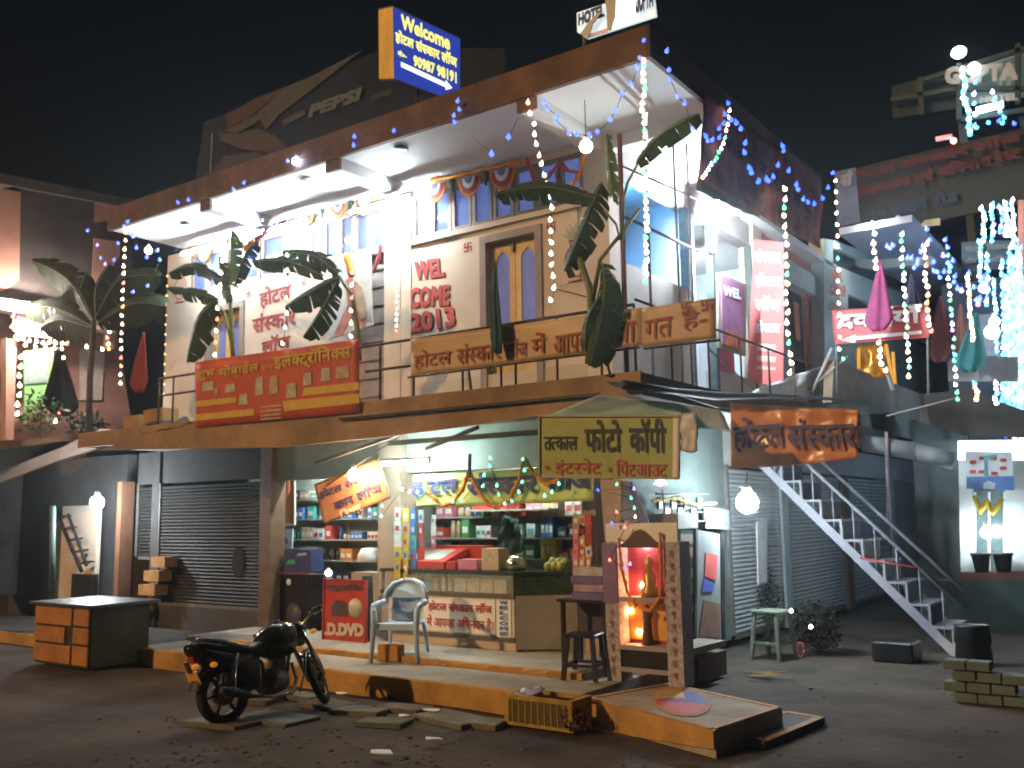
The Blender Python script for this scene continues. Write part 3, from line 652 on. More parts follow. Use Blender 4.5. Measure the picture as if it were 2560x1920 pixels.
# orange banner at the side
og = thing('orange_banner', 'glossy creased orange banner with blue Hindi lettering hung under the side balcony', 'banner', W(1980,1090,1,9.6))
ogm = M('orange_vinyl', (.62,.25,.10), .28, .3, 1.5, .5, 6)
cloth('cloth', ogm, og, [W(*p,1,9.6) for p in ((1828,1172),(2144,1146),(2146,1024),(1826,1008))], 40, 16, .045, 7)
sub(og, 'होटल', (1834,1134),(1960,1126),(1832,1046), M('faded_blue_ink', (.10,.08,.22), .6), .02, 9.56); sub(og, 'संस~कार', (1968,1122),(2140,1120),(1966,1046), M('faded_blue_ink'), .02, 9.56)
# green hotel banner over the shop
gb = thing('hotel_shop_banner', 'pale green banner with dark blue hotel name over the general store front', 'banner', W(1255,1230,1,9.55))
gbm = M('pale_green_vinyl', (.62,.74,.25), .45, .25, 1.5, .3, 6)
cloth('cloth', gbm, gb, [W(*p,1,9.55) for p in ((1040,1270),(1481,1252),(1481,1162),(1032,1188))], 26, 8, .008, 3)
for txt, x0, x1, y, h in (('होटल',1030,1145,1246,56),('संस~कार',1166,1346,1240,56),('लॉज',1366,1480,1228,50)): sub(gb, txt, (x0,y),(x1,y-6),(x0,y-h), navy, .03, 9.53)
poly('white_corner', whitep, gb, [(1345,1192),(1480,1187),(1480,1196),(1348,1198)], 1, 9.535, .004)
# tilted small sign
tl_ = thing('tilted_sign', 'small worn orange sign with dark lettering hanging askew before the mobile shop', 'sign', W(880,1230,1,9.0))
poly('board', M('worn_orange_board', (.50,.27,.18), .5, .35, 3), tl_, [(812,1308),(975,1243),(945,1150),(788,1212)], 1, 9.0, .02)
b = B(); P = [W(*p,1,8.99) for p in ((812,1308),(975,1243),(945,1150),(788,1212))]
for i in range(4): b.bar(P[i], P[(i+1)%4], .025, .02)
b.build('frame', brown, tl_)
B().tube([W(815,1215,1,8.99), W(1000,1090,1,8.7)], .01, 5).build('hanging_wire', wire_m, tl_)
sub(tl_, 'होटल संस~', (800,1252),(900,1212),(796,1226), navy, .025, 8.992); sub(tl_, 'कार लॉज', (838,1276),(955,1228),(832,1250), navy, .025, 8.992); sub(tl_, 'िस~थत', (852,1296),(905,1272),(848,1278), whitep, .04, 8.985)
# illuminated roof box
def lightbox():
    t = thing('illuminated_box_sign', 'blue backlit Welcome box sign with yellow lettering on the canopy roof', 'sign', W(1060,150,1,8.2))
    F = [W(*p,1,8.2) for p in ((985,196),(1148,258),(1148,96),(982,17))]
    # box turned a little: front face away to the right, end face towards the viewer's left
    F[1] += Vector((0,.6,0)); F[2] += Vector((0,.6,0))
    F[1] = W(1148,258,1,8.8); F[2] = W(1148,96,1,8.8)
    back = [W(948,197,1,8.75), W(946,25,1,8.75)]
    fm = M('backlit_blue', (.03,.05,.30), .4, .25, 2, emit=(.03,.07,.55), es=.55)
    B().prism(F, (0,.02,0)).build('front_panel', fm, t)
    B().prism([F[0], F[3], back[1], back[0]], (0,.02,0)).build('end_panel', M('amber_end_panel', (.65,.38,.06), .35, .45, 3, emit=(.9,.42,.06), es=.25), t)
    off = back[0]-F[0]
    B().prism([F[0], F[1], F[1]+off*.9, back[0]], (0,0,-.02)).build('bottom_panel', M('box_underside', (.12,.12,.11), .7), t)
    B().prism([F[3], F[2], F[2]+off*.9, back[1]], (0,0,.02)).build('top_panel', M('box_underside'), t)
    u = F[1]-F[0]; v = F[3]-F[0]
    def at(a, b_): return F[0]*(1-a)*(1-b_)+F[1]*a*(1-b_)+F[2]*a*b_+F[3]*(1-a)*b_
    yl = M('backlit_yellow', (.7,.7,.1), .5, emit=(1,.95,.25), es=.85); wl = M('backlit_white', (.9,.9,.9), .5, emit=(.8,.9,1), es=1.3)
    for txt, a0, a1, b0, b1, m in (('Welcome',.12,.86,.74,.95,yl), ('होटल संस~कार लॉज',.03,.97,.50,.70,yl), ('मो०-',.06,.20,.34,.42,yl), ('90987 98191',.30,.96,.28,.44,yl)):
        letter(t, txt, at(a0,b0), at(a1,b0)-at(a0,b0), at(a0,b1)-at(a0,b0), m, .035, off=.01)
    nrm = Vector((0,-.012,0))
    B().prism([at(.12,.20)+nrm, at(.80,.16)+nrm, at(.80,.12)+nrm, at(.90,.19)+nrm, at(.80,.27)+nrm, at(.80,.23)+nrm, at(.12,.27)+nrm], (0,.004,0)).build('arrow', wl, t)
    for f in (.15,.85): B().tube([at(f,0)+Vector((0,.25,-.01)), Vector((at(f,0).x, at(f,0).y+.25, ZC+.05))], .02, 6).build('leg', rust, t)
lightbox()
# drinks hoarding (dim, unlit)
hd = thing('roof_hoarding', 'big unlit dark blue drinks hoarding standing on the roof behind the canopy', 'billboard', W(800,330,1,10.4))
hp = [(478,500),(1215,250),(1290,95),(1130,55),(505,310)]
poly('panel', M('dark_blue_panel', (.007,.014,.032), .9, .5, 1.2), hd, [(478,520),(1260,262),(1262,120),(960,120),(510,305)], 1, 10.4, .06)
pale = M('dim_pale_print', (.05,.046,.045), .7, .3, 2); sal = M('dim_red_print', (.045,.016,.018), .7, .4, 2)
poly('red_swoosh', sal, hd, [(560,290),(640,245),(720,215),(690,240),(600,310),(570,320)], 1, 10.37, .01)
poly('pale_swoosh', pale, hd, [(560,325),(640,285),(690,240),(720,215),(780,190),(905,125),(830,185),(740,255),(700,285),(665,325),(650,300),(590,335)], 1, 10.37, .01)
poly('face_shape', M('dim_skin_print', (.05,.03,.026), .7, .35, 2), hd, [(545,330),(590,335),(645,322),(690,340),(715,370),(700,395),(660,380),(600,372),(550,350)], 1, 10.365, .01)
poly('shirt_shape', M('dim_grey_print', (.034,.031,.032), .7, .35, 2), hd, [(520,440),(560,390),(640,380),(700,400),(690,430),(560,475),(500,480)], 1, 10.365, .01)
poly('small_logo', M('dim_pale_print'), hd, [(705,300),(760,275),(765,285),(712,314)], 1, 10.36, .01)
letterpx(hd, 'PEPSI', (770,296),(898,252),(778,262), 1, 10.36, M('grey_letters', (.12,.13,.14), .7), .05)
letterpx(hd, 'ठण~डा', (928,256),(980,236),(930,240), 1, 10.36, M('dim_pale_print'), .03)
for x in (-13.2, -11.5, -9.8, -8.4): B().tube([(x,10.5,ZC+.1),(x,10.5,7.9)], .03, 5).build('leg', rust, hd)
B().tube([(-14.0,10.38,ZC+.1),(-13.95,10.38,8.9)], .015, 5).build('edge_pipe', M('pale_pipe', (.4,.38,.33), .5), hd)
# lit sign above the corner
ts = thing('lit_roof_sign', 'white lit sign high above the canopy corner with dark letters cut by the frame', 'sign', W(1540,40,1,14))
lw = M('lit_white_panel', (.8,.9,.9), .5, .1, 2, emit=(.72,.92,.95), es=.65)
poly('panel', lw, ts, [(1443,80),(1468,96),(1640,40),(1632,-30),(1442,32)], 1, 14, .05)
poly('glow_patch', MT(3.5), ts, [(1530,68),(1582,48),(1590,-30),(1536,-30)], 1, 13.97, .02)
poly('bottom_stripe', M('pale_red_print', (.5,.25,.22), .5, emit=(.8,.45,.4), es=.35), ts, [(1468,96),(1520,80),(1518,70),(1476,84)], 1, 13.96, .01)
for s, b0, b1, t0 in (('HOTEL',(1446,66),(1512,42),(1446,34)),('GUPTA',(1588,36),(1634,18),(1588,-22))): letterpx(ts, s, b0, b1, t0, 1, 13.95, navy, .06)
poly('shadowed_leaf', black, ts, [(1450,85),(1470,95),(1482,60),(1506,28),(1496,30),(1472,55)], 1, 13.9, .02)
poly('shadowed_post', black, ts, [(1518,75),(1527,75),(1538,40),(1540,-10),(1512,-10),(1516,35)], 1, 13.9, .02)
for px in (1460, 1600): B().tube([W(px,90,1,14.1), Vector((W(px,90,1,14.1).x, 14.1, ZC))], .03, 5).build('leg', rust, ts)
# dark red cloth banner hanging from the right canopy edge
rc = thing('dark_red_banner', 'wide dark red printed cloth hanging from the side canopy edge under blue lights', 'banner', (-4.1,12,6.2))
drm = M('dark_red_cloth', (.34,.05,.06), .85, .55, 5, .3, 20, col2=(.50,.16,.13))
cloth('cloth', drm, rc, [W(1746,448,0,-4.1), W(2053,622,0,-4.1), W(2052,442,0,-4.1), W(1762,232,0,-4.1)], 40, 12, .06, 11)
cloth('valance', M('grey_valance', (.22,.18,.17), .85, .4, 3), rc, [W(1742,475,0,-4.12), W(1900,545,0,-4.12), W(1900,510,0,-4.12), W(1745,440,0,-4.12)], 20, 4, .04, 12)
for i in range(9):
    a_ = i/9
    sx = 1785+i*28; sy = 300+i*22
    letterpx(rc, random.choice(['हो','ट','ल','सं','क','र','लॉ','ज','में']), (sx,sy+50),(sx+20,sy+63),(sx,sy+15), 0, -4.03, M('dark_ink_dim', (.05,.02,.03), .8), .03)
# ================================================================== TORAN GARLANDS
org = M('marigold_orange', (.75,.27,.04), .9, .35, 30, .5, 60); orr = M('toran_red', (.45,.07,.10), .9, .3, 30, .5, 60); blu = M('toran_blue', (.20,.20,.42), .9, .3, 20); ylo = M('marigold_yellow', (.70,.48,.06), .9, .3, 30, .5, 60)
def garland(t, pts, r, m, name='flower_string', sag=0.):
    P = []
    for i in range(len(pts)-1):
        L = (pts[i+1]-pts[i]).length; k = max(2, int(L/(r*1.3)))
        for j in range(k): P.append(pts[i].lerp(pts[i+1], j/k))
    P.append(pts[-1]); Q = []; R = []
    for i, p in enumerate(P): Q.append(p+Vector((0, random.uniform(-.3,.3)*r, random.uniform(-.3,.3)*r))); R.append(r*random.uniform(.6, 1.15))
    return B().tube(Q, R, 6).build(name, m, t)
def medallion(t, px, py, r, val=9.80):
    r *= 1.3
    c = W(px, py, 1, val)
    for k, (r0, r1, m) in enumerate(((.80,1,org),(.55,.80,orr),(.30,.55,whitep),(.02,.30,blu))):
        ring = [c+Vector((math.cos(a)*r*r1*.85, -.01*k, math.sin(a)*r*r1*1.15)) for a in [math.pi+i*math.pi/12 for i in range(13)]]
        ring += [c+Vector((math.cos(a)*r*r0*.85, -.01*k, math.sin(a)*r*r0*1.15)) for a in [2*math.pi-i*math.pi/12 for i in range(13)]]
        vs = ring; b = B(); n_ = 13
        for i in range(12): b.prism([ring[i], ring[i+1], ring[24-i], ring[25-i]], (0,.015,0))
        b.build(['medallion_rim','medallion_ring','medallion_band','medallion_centre'][k], m, t)
def toran(label, line, meds, val=9.86):
    t = thing('door_garland', label, 'garland', W(*line[0],1,val))
    garland(t, [W(*p,1,val) for p in line], .035, org)
    for px, py, r in meds: medallion(t, px, py, r, val)
    for i in range(len(meds)-1):
        px = (meds[i][0]+meds[i+1][0])/2; py = (meds[i][1]+meds[i+1][1])/2
        B().tube([W(px,py-4,1,val), W(px,py+28,1,val)], [.05,.02], 6).build('green_tassel', M('dark_green_tassel', (.05,.09,.05), .9), t)
    return t
toran('marigold door garland with half round medallions over the right window row', [(1075,452),(1150,438),(1250,415),(1318,398)], [(1088,462,.17),(1173,445,.18),(1256,425,.19)])
toran('marigold door garland under the canopy over the middle window row', [(700,540),(790,520),(880,495),(962,478)], [(765,525,.17),(846,510,.15),(912,492,.19)])
toran('short marigold garland with one medallion at the far left window', [(472,620),(560,608)], [(510,616,.17)])
t = thing('red_streamer', 'red and orange streamer looped over the right end of the window row', 'garland', W(1380,430,1,9.7))
garland(t, [W(1318,398,1,9.7), W(1335,450,1,9.7), W(1360,452,1,9.7), W(1400,410,1,9.7), W(1420,428,1,9.7), W(1455,432,1,9.7)], .03, orr)
garland(t, [W(1462,385,1,9.7), W(1450,430,1,9.7), W(1428,470,1,9.7)], .035, org)
t = thing('red_streamer', 'red streamer rosette at the beam left of the middle windows', 'garland', W(655,590,1,9.5))
garland(t, [W(610,620,1,9.5), W(650,590,1,9.5), W(690,560,1,9.5), W(715,555,1,9.5)], .04, orr); garland(t, [W(612,625,1,9.5), W(640,600,1,9.5)], .05, org)
t = thing('shop_garland', 'orange marigold garland looped across the pale green hotel banner', 'garland', W(1250,1220,1,9.45))
gp = [(265,290),(310,420),(400,510),(480,490),(540,400),(590,270),(640,390),(720,500),(790,520),(870,470),(930,330),(975,180),(1020,270),(1120,365),(1215,325)]
garland(t, [W(960+x*.3617, 1080+y*.3617, 1, 9.42) for x, y in gp], .028, org)
# ================================================================== POSTER / PAINTING leaning
pt = fb('leaning_painting', 'pale unframed painting leaning on the balcony wall right of the left door', 'painting', ((822,848),(930,812),(924,622),(828,648)), 9.8, M('painting_ground', (.60,.58,.55), .7, .25, 3), .03)
poly('red_figure', M('painting_red', (.45,.16,.13), .7, .5, 6), pt, [(835,835),(870,760),(862,700),(880,690),(892,740),(915,815),(905,820),(880,790),(850,842)], 1, 9.79, .004)
poly('brown_figure', M('painting_brown', (.38,.28,.20), .7, .5, 6), pt, [(885,700),(905,720),(918,790),(905,800),(890,760)], 1, 9.785, .004)
garland(thing('red_bundle', 'orange and red flower bundle hanging over the leaning painting', 'garland', W(870,650,1,9.6)), [W(868,635,1,9.6), W(872,660,1,9.6), W(880,690,1,9.6)], .06, org)
garland(thing('red_bundle', 'small red tassel hanging on the grey stone strip', 'garland', W(945,640,1,9.7)), [W(952,610,1,9.7), W(948,640,1,9.7), W(935,682,1,9.7)], .04, orr)
# ================================================================== BANANA PLANTS
def leaf(t, px, wd, val, m=leafm, droop=.12, seed=0, tears=True, ax=1):
    P = [W(*p, ax, val) for p in px]
    n_ = 34; pts = []
    for i in range(n_+1):
        u = i/n_*(len(P)-1); k = min(int(u), len(P)-2); f = u-k
        p0 = P[max(k-1,0)]; p1 = P[k]; p2 = P[k+1]; p3 = P[min(k+2,len(P)-1)]
        pts.append(.5*((2*p1)+(p2-p0)*f+(2*p0-5*p1+4*p2-p3)*f*f+(3*p1-p0-3*p2+p3)*f**3))
    rnd = random.Random(seed); b = B()
    # blade torn into strips along its veins on both sides of the midrib
    for sd_ in (-1, 1):
        i = 1; lift = rnd.uniform(.05,.3)
        while i < n_:
            L_ = rnd.choice([2,3,3,5,7]); j = min(n_, i+L_); gap = rnd.choice([0,0,.25,.5]) if tears else 0
            dz = rnd.uniform(-.02,.05); dy = rnd.uniform(-.01,.05); sc = rnd.uniform(.82,1.05); row = []
            for q in range(i, j+1):
                d = (pts[min(q+1,n_)]-pts[max(q-1,0)]).normalized(); s_ = d.cross(Vector((0,-1,0))).normalized()*sd_
                a_ = q/n_; w_ = wd/2*(math.sin(math.pi*min(1, a_*.95+.03))**.6)*sc
                edge = gap*min(1, (q-i)/1.0) if False else 0
                tipd = d*(w_*.22)
                o1 = pts[q]+s_*w_*.5+tipd*.4+Vector((0,.18*w_,w_*.02)); o2 = pts[q]+s_*w_*(1-(.18*gap if q in (i,j) else 0))+tipd+Vector((0,.55*w_+dy,-.22*w_-dz))
                if q == i and gap: o2 = o2+d*(.018*gap*2); o1 = o1+d*.006
                if q == j and gap: o2 = o2-d*(.018*gap*2)
                row.append((pts[q], o1, o2))
            vs = [v for r_ in row for v in r_]; b.add(vs, [(k*3+c, k*3+c+1, (k+1)*3+c+1, (k+1)*3+c) for k in range(len(row)-1) for c in range(2)], None, True)
            i = j
    o = b.build('leaf', m, t)
    B().tube([p+Vector((0,-.004,0)) for p in pts], [.009*(1-i/n_*.75) for i in range(n_+1)], 5).build('midrib', stemm, o)
    return o
def stalk(t, px, r, val):
    P = [W(*p,1,val) for p in px]; B().tube(P, [r*(1-.5*i/len(P)) for i in range(len(P))], 8).build('stalk', stemm, t)
bt = thing('banana_plant', 'banana plant tied behind the left end of the orange red banner', 'plant', W(583,900,1,8.6))
stalk(bt, [(585,930),(578,800),(572,700),(578,620)], .035, 8.6); stalk(bt, [(583,880),(560,780),(535,750)], .02, 8.6)
for i, (px, wd) in enumerate([([(575,715),(578,650),(580,577)],.30), ([(585,720),(612,640),(645,602)],.22), ([(564,710),(490,665),(422,682)],.22), ([(545,749),(493,734),(416,719)],.20), ([(542,750),(497,800),(467,904)],.48), ([(568,760),(555,700),(548,640)],.25)]):
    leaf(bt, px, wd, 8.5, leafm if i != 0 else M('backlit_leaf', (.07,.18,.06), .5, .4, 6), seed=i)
bt = thing('banana_plant', 'drooping banana plant at the right end of the orange red banner', 'plant', W(895,860,1,8.6))
stalk(bt, [(897,900),(893,820),(880,740),(848,690)], .04, 8.6)
for i, (px, wd) in enumerate([([(848,685),(785,640),(706,629)],.27), ([(810,690),(725,655),(628,654)],.24), ([(850,690),(792,723),(712,768)],.32), ([(842,705),(804,779),(758,843)],.28)]): leaf(bt, px, wd, 8.5, seed=10+i)
bt = thing('banana_plant', 'tall banana plant tied at the balcony corner in front of the yellow banner', 'plant', W(1478,900,1,8.35))
stalk(bt, [(1476,910),(1482,800),(1476,724),(1440,622)], .06, 8.32); stalk(bt, [(1480,760),(1500,650),(1560,575),(1600,520)], .025, 8.32); stalk(bt, [(1556,600),(1558,500),(1570,455),(1600,400)], .02, 8.32); stalk(bt, [(1487,500),(1540,560),(1550,600)], .015, 8.32)
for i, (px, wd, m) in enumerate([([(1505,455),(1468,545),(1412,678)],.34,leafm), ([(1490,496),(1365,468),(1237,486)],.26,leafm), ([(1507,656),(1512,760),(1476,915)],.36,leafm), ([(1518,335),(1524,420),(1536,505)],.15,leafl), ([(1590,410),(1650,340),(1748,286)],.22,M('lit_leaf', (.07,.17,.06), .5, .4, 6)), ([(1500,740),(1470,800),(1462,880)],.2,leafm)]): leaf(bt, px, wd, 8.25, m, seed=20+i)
# ================================================================== LEFT NEIGHBOUR BUILDING (its visible side faces the street corner)
XL = -19.0
L = thing('neighbour_building', 'dark two-storey building left of the hotel with pink pillars and a lit balcony', 'building', (XL, 10, 0))
dkw = M('dark_wall', (.09,.08,.072), .9, .4, 1.2, .3, 15)  # wall coloured dark with an uneven tone
poly('upper_wall', dkw, L, [(-200,760),(-200,400),(20,438),(330,500),(330,815)], 0, XL, .3)
pink = M('pink_pillar', (.62,.33,.24), .85, .15, 2)
poly('pillar', pink, L, [(-20,735),(18,722),(48,700),(52,480),(0,470),(-20,470)], 0, XL+.06, .3)
poly('pillar_cap', M('cream_cap', (.60,.52,.38), .8, .15, 2), L, [(-30,475),(8,470),(46,462),(40,448),(-10,440),(-30,442)], 0, XL+.1, .4)
poly('pillar', pink, L, [(236,557),(300,545),(312,505),(238,495)], 0, XL+.02, .2); poly('pillar', pink, L, [(230,710),(258,700),(300,640),(300,605),(235,595)], 0, XL+.02, .2)
poly('roof_edge', M('grey_edge', (.13,.12,.10), .85, .3, 2), L, [(-200,425),(20,462),(330,520),(330,498),(20,436),(-200,398)], 0, XL+.12, .3)
poly('balcony_beam', M('pale_edge', (.50,.45,.38), .8, .2, 2), L, [(-60,760),(0,772),(290,832),(290,806),(120,762),(-60,735)], 0, XL+.5, .3)
poly('lower_wall', M('dusky_red_wall', (.34,.19,.15), .85, .35, 1.3), L, [(-200,1120),(-200,760),(290,815),(330,1060),(150,1110)], 0, XL-.9, .2)
poly('pillar', M('warm_pillar', (.42,.26,.20), .85, .2, 2), L, [(14,1100),(34,1100),(42,850),(16,845)], 0, XL+.1, .2); poly('pillar', M('warm_pillar'), L, [(270,870),(286,872),(290,808),(276,805)], 0, XL+.1, .2)
poly('window', M('curtained_window', (.50,.44,.40), .8, .25, 4), L, [(200,1000),(255,1000),(262,880),(202,872)], 0, XL-.85, .05)
poly('balcony_floor', M('ochre_band', (.34,.17,.07), .85, .3, 2), L, [(-200,1125),(8,1122),(215,1096),(215,1082),(8,1104),(-200,1110)], 0, XL+.6, .8)
poly('ground_wall', dkw, L, [(-300,1500),(-300,1130),(215,1100),(215,1480)], 0, XL-.2, .2)
sgn = fb('shop_board', 'glowing white and pink board under the neighbour building balcony beam', 'sign', ((42,838),(132,846),(135,770),(45,760)), XL+.3, M('pink_white_board', (.7,.45,.5), .6, .3, 3), .04, 0)
poly('pink_stripe', M('magenta_print', (.55,.10,.25), .6), sgn, [(52,822),(128,828),(128,808),(52,802)], 0, XL+.31, .01)
tube_light('glaring tube light over the pink board of the neighbour building', W(94,772,0,XL+.75), (0,1,.04), 1.2, mt=MT(900,(1.0,.80,.72)), r=.03)
gp_ = fb('green_poster', 'bright green poster with grey picture on the neighbour building balcony', 'poster', ((62,1060),(122,985),(136,868),(60,878)), XL+.2, M('green_poster_paper', (.22,.50,.17), .6, .2, 2, emit=(.18,.45,.14), es=.18), .04, 0)
poly('grey_picture', M('grey_print', (.22,.32,.30), .6, .3, 5), gp_, [(60,960),(118,955),(120,905),(64,905)], 0, XL+.22, .01)
def drape(name, label, cat, px, wd, ax, val, m, seed): return tag(leafdrape(name, px, wd, ax, val, m, seed), label, cat)
def leafdrape(name, px, wd, ax, val, m, seed):
    P = [W(*p, ax, val) for p in px]; n_ = 14; vs = []; fs = []
    side = Vector((0,1,0)) if ax == 0 else Vector((1,0,0)); out = -AWAY(ax)
    for i in range(n_+1):
        a = i/n_; p = P[0].lerp(P[-1], a) if len(P) == 2 else ((P[0].lerp(P[1], a*2)) if a < .5 else P[1].lerp(P[2], a*2-1))
        w_ = wd/2*(.12+.88*min(1, a*1.25)) * (1 if a < .88 else 1-(a-.88)*5)
        for k in range(7):
            t_ = k/6*2-1; vs.append(p+side*w_*t_+out*(.05*math.sin(k*2.1+seed)*min(1,a*2)))
    for i in range(n_):
        for k in range(6): fs.append((i*7+k, i*7+k+1, (i+1)*7+k+1, (i+1)*7+k))
    me = bpy.data.meshes.new(name); me.from_pydata([tuple(v) for v in vs], [], fs); me.materials.append(m); me.polygons.foreach_set('use_smooth', [True]*len(fs))
    o = link(name, me); md = o.modifiers.new('th', 'SOLIDIFY'); md.thickness = .008
    return o
drape('cloth_pennant', 'dark hanging cloth pennant beside the bright green poster', 'pennant', [(148,868),(150,1040)], .75, 0, XL+.8, M('dark_cloth', (.035,.03,.03), .9, .4, 5), 1)
drape('cloth_pennant', 'dark red pennant hanging between the neighbour building and the hotel wall', 'pennant', [(360,830),(352,980)], .5, 1, 9.2, M('dim_red_cloth', (.25,.035,.03), .8, .3, 6), 2)
drape('cloth_pennant', 'narrow dark teal pennant hanging over the yellow banner before the door', 'pennant', [(1238,650),(1240,760),(1246,884)], .17, 1, 8.3, M('teal_cloth', (.02,.10,.10), .7, .3, 6), 9)
# palm/banana crown in front of neighbour building
bt = thing('banana_plant', 'wide spreading banana plant with arching fronds before the neighbour building', 'plant', (-16.6, 9.4, 3.3))
P = [W(*p,1,9.4) for p in [(222,1080),(225,950),(235,800)]]; B().tube(P, [.06,.055,.045], 8).build('stalk', M('brown_stalk', (.12,.10,.06), .8, .3, 8), bt)
for i, px in enumerate([[(235,810),(170,700),(80,650)], [(235,800),(300,700),(400,690)], [(240,805),(240,720),(275,660)], [(230,815),(140,770),(50,770)], [(235,805),(190,720),(150,745)], [(240,810),(330,760),(410,765)], [(236,810),(200,740),(215,680)], [(232,820),(150,800),(100,820)]]):
    leaf(bt, px, .62 if i != 2 else .5, 9.4, M('dim_leaf', (.016,.038,.012), .9, .5, 4), seed=40+i)
def bush(name, label, c, r, m, n=260, cat='plant', leaf_s=.07, stem=True, sq=1., group=None):
    t = thing(name, label, cat, (c[0], c[1], c[2]), group=group)
    rnd = random.Random(int(c[0]*100)); b = B()
    for i in range(n):
        d = Vector((rnd.gauss(0,1), rnd.gauss(0,1), rnd.gauss(0,1))).normalized()*r*rnd.random()**.4; d.z *= sq
        p = Vector(c)+Vector((0,0,r*.9*sq))+d+Vector((0,0,r*.15*mnoise.noise(d*4)))
        a = Vector((rnd.uniform(-1,1), rnd.uniform(-1,1), rnd.uniform(-.4,1))).normalized(); s = a.cross(Vector((rnd.uniform(-1,1),rnd.uniform(-1,1),rnd.uniform(-1,1)))).normalized()
        k = leaf_s*rnd.uniform(.6,1.4)
        b.add([p, p+a*k+s*k*.4, p+a*k*2, p+a*k-s*k*.4], [(0,1,2,3)])
    me = b.build('foliage', m, t)
    if stem: B().tube([Vector(c), Vector(c)+Vector((0,0,r*sq))], [.02,.01], 5).build('stem', M('twig', (.12,.08,.05), .8), t)
    return t
bush('potted_bush', 'leafy plant in front of the bright green poster on the neighbour balcony', W(100,1085,0,XL+.7), .42, M('dim_bush_leaf', (.08,.16,.05), .6, .5, 6))
bush('potted_bush', 'low dark plants along the neighbour balcony beside the hotel', W(215,1090,0,XL+.9), .38, M('dark_bush_leaf', (.03,.055,.025), .6, .5, 6), sq=.7)
# grey tin lean-to roof at the lower left
b = B()
b.prism([W(-60,1228,1,8.5), W(150,1150,1,8.6), W(352,1090,1,8.8), W(345,1076,1,9.6), W(250,1072,1,9.9), W(150,1120,1,9.5), W(-60,1200,1,9.2)], (0,0,-.03))
tag(b.build('tin_roof', M('grey_tin', (.12,.115,.11), .6, .35, 2, .4, 12, metal=.2)), 'grey sloping tin lean-to roof at the lower left below the neighbour balcony', 'roof')
bx = thing('balcony_boxes', 'ochre masonry blocks at the left end of the hotel balcony', 'masonry', W(350,1060,1,8.6))
for px in ([(308,1078),(350,1072),(348,1036),(308,1042)], [(360,1058),(405,1050),(405,1018),(358,1026)]): poly('block', M('ochre_block', (.40,.22,.08), .85, .3, 3), bx, px, 1, 8.7, .3)
tag(cloth('dark_tarpaulin', M('dark_cloth'), None, [W(350,1085,1,8.45), W(480,1058,1,8.45), W(470,1045,1,8.7), W(365,1062,1,8.7)], 14, 4, .06, 6), 'dark bundled tarpaulin on the left end of the balcony edge', 'tarpaulin')
# ground left: post, lit stair wall, orange steps
b = B(); b.tube([W(130,1500,1,8.6), W(132,1265,1,8.6)], .05, 8); tag(b.build('veranda_post', M('green_post', (.10,.15,.13), .7, .3, 6)), 'dark green veranda post left of the lit stair wall', 'post')
lwall = thing('lit_stair_wall', 'white lit wall with a dark iron stair behind the wooden table crate', 'wall', (-16.6, 9.5, 0))
B().box(-17.0, -15.85, 9.62, 9.7, .16, 2.2).build('wall', M('white_wall'), lwall)
b = B(); b.bar((-16.9,9.5,2.0), (-15.9,9.4,1.05), .05, .05); b.bar((-16.6,9.5,2.05), (-15.75,9.4,1.15), .04, .04); b.build('stringer', black, lwall)
for i in range(5): B().bar((-16.9+i*.22,9.5,1.98-i*.2), (-16.6+i*.2,9.5,2.02-i*.2), .14, .03).build('step', black, lwall)
B().box(-16.3,-15.7,9.45,9.6,.16,1.0).build('dark_cupboard', black, lwall)
st = thing('step_boxes', 'small orange wooden step boxes climbing in the dark bay left of the shutter', 'steps', W(350,1500,1,9.7))
for i, (px, py) in enumerate([(330,1515),(365,1473),(375,1438),(390,1403)]):
    c = W(px, py, 1, 9.7); B().box(c.x-.26+.04*i, c.x+.24, 9.7, 9.95, c.z-.10, c.z+.07).build('step_box', wood_o, st)
tag(B().bar(W(295,1500,1,8.7), W(400,1655,2,.0), .16, .05).build('leaning_plank', M('grey_plank', (.14,.14,.12), .85, .35, 4, .3, 18)), 'grey plank leaning from the table crate to the ground', 'plank')
tag(B().bar(W(300,1570,1,8.3), W(345,1610,2,.05), .05, .05).build('short_stick', M('grey_plank')), 'short grey stick resting beside the leaning plank', 'stick')
# table crate at the left
tc = thing('table_crate', 'square wooden crate table with orange planks and dark flat top', 'crate', (-12.4, 7.5, 0))
x0, x1, y0, y1, zt_ = -13.08, -11.75, 7.10, 7.95, .84
for (a, c_, z0, z1) in ((x0, x1-.40, .55, .80), (x0, x1-.55, .32, .52), (x0, x1-.40, .06, .29), (x1-.38, x1, .56, .80), (x1-.38, x1, .33, .53), (x1-.38, x1, .06, .30)):
    B().box(a+.012, c_-.012, y0-.025, y0, z0, z1).build('plank', M('crate_plank', (.48,.20,.055), .75, .3, 3, .3, 15), tc, bevel=.006)
B().box(x0+.02, x1-.02, y0, y1, .03, zt_-.04).build('inner_box', M('crate_dark', (.05,.04,.035), .85, .3, 4), tc)
B().box(x1-.02, x1+.01, y0+.02, y1, .03, zt_-.04).build('side_panel', M('crate_side', (.05,.06,.045), .85, .35, 3, .2, 15), tc)
B().box(x0-.06, x1+.12, y0-.08, y1+.1, zt_-.04, zt_).build('table_top', M('metal_top', (.12,.13,.135), .35, .3, 2, metal=.5), tc, bevel=.006)

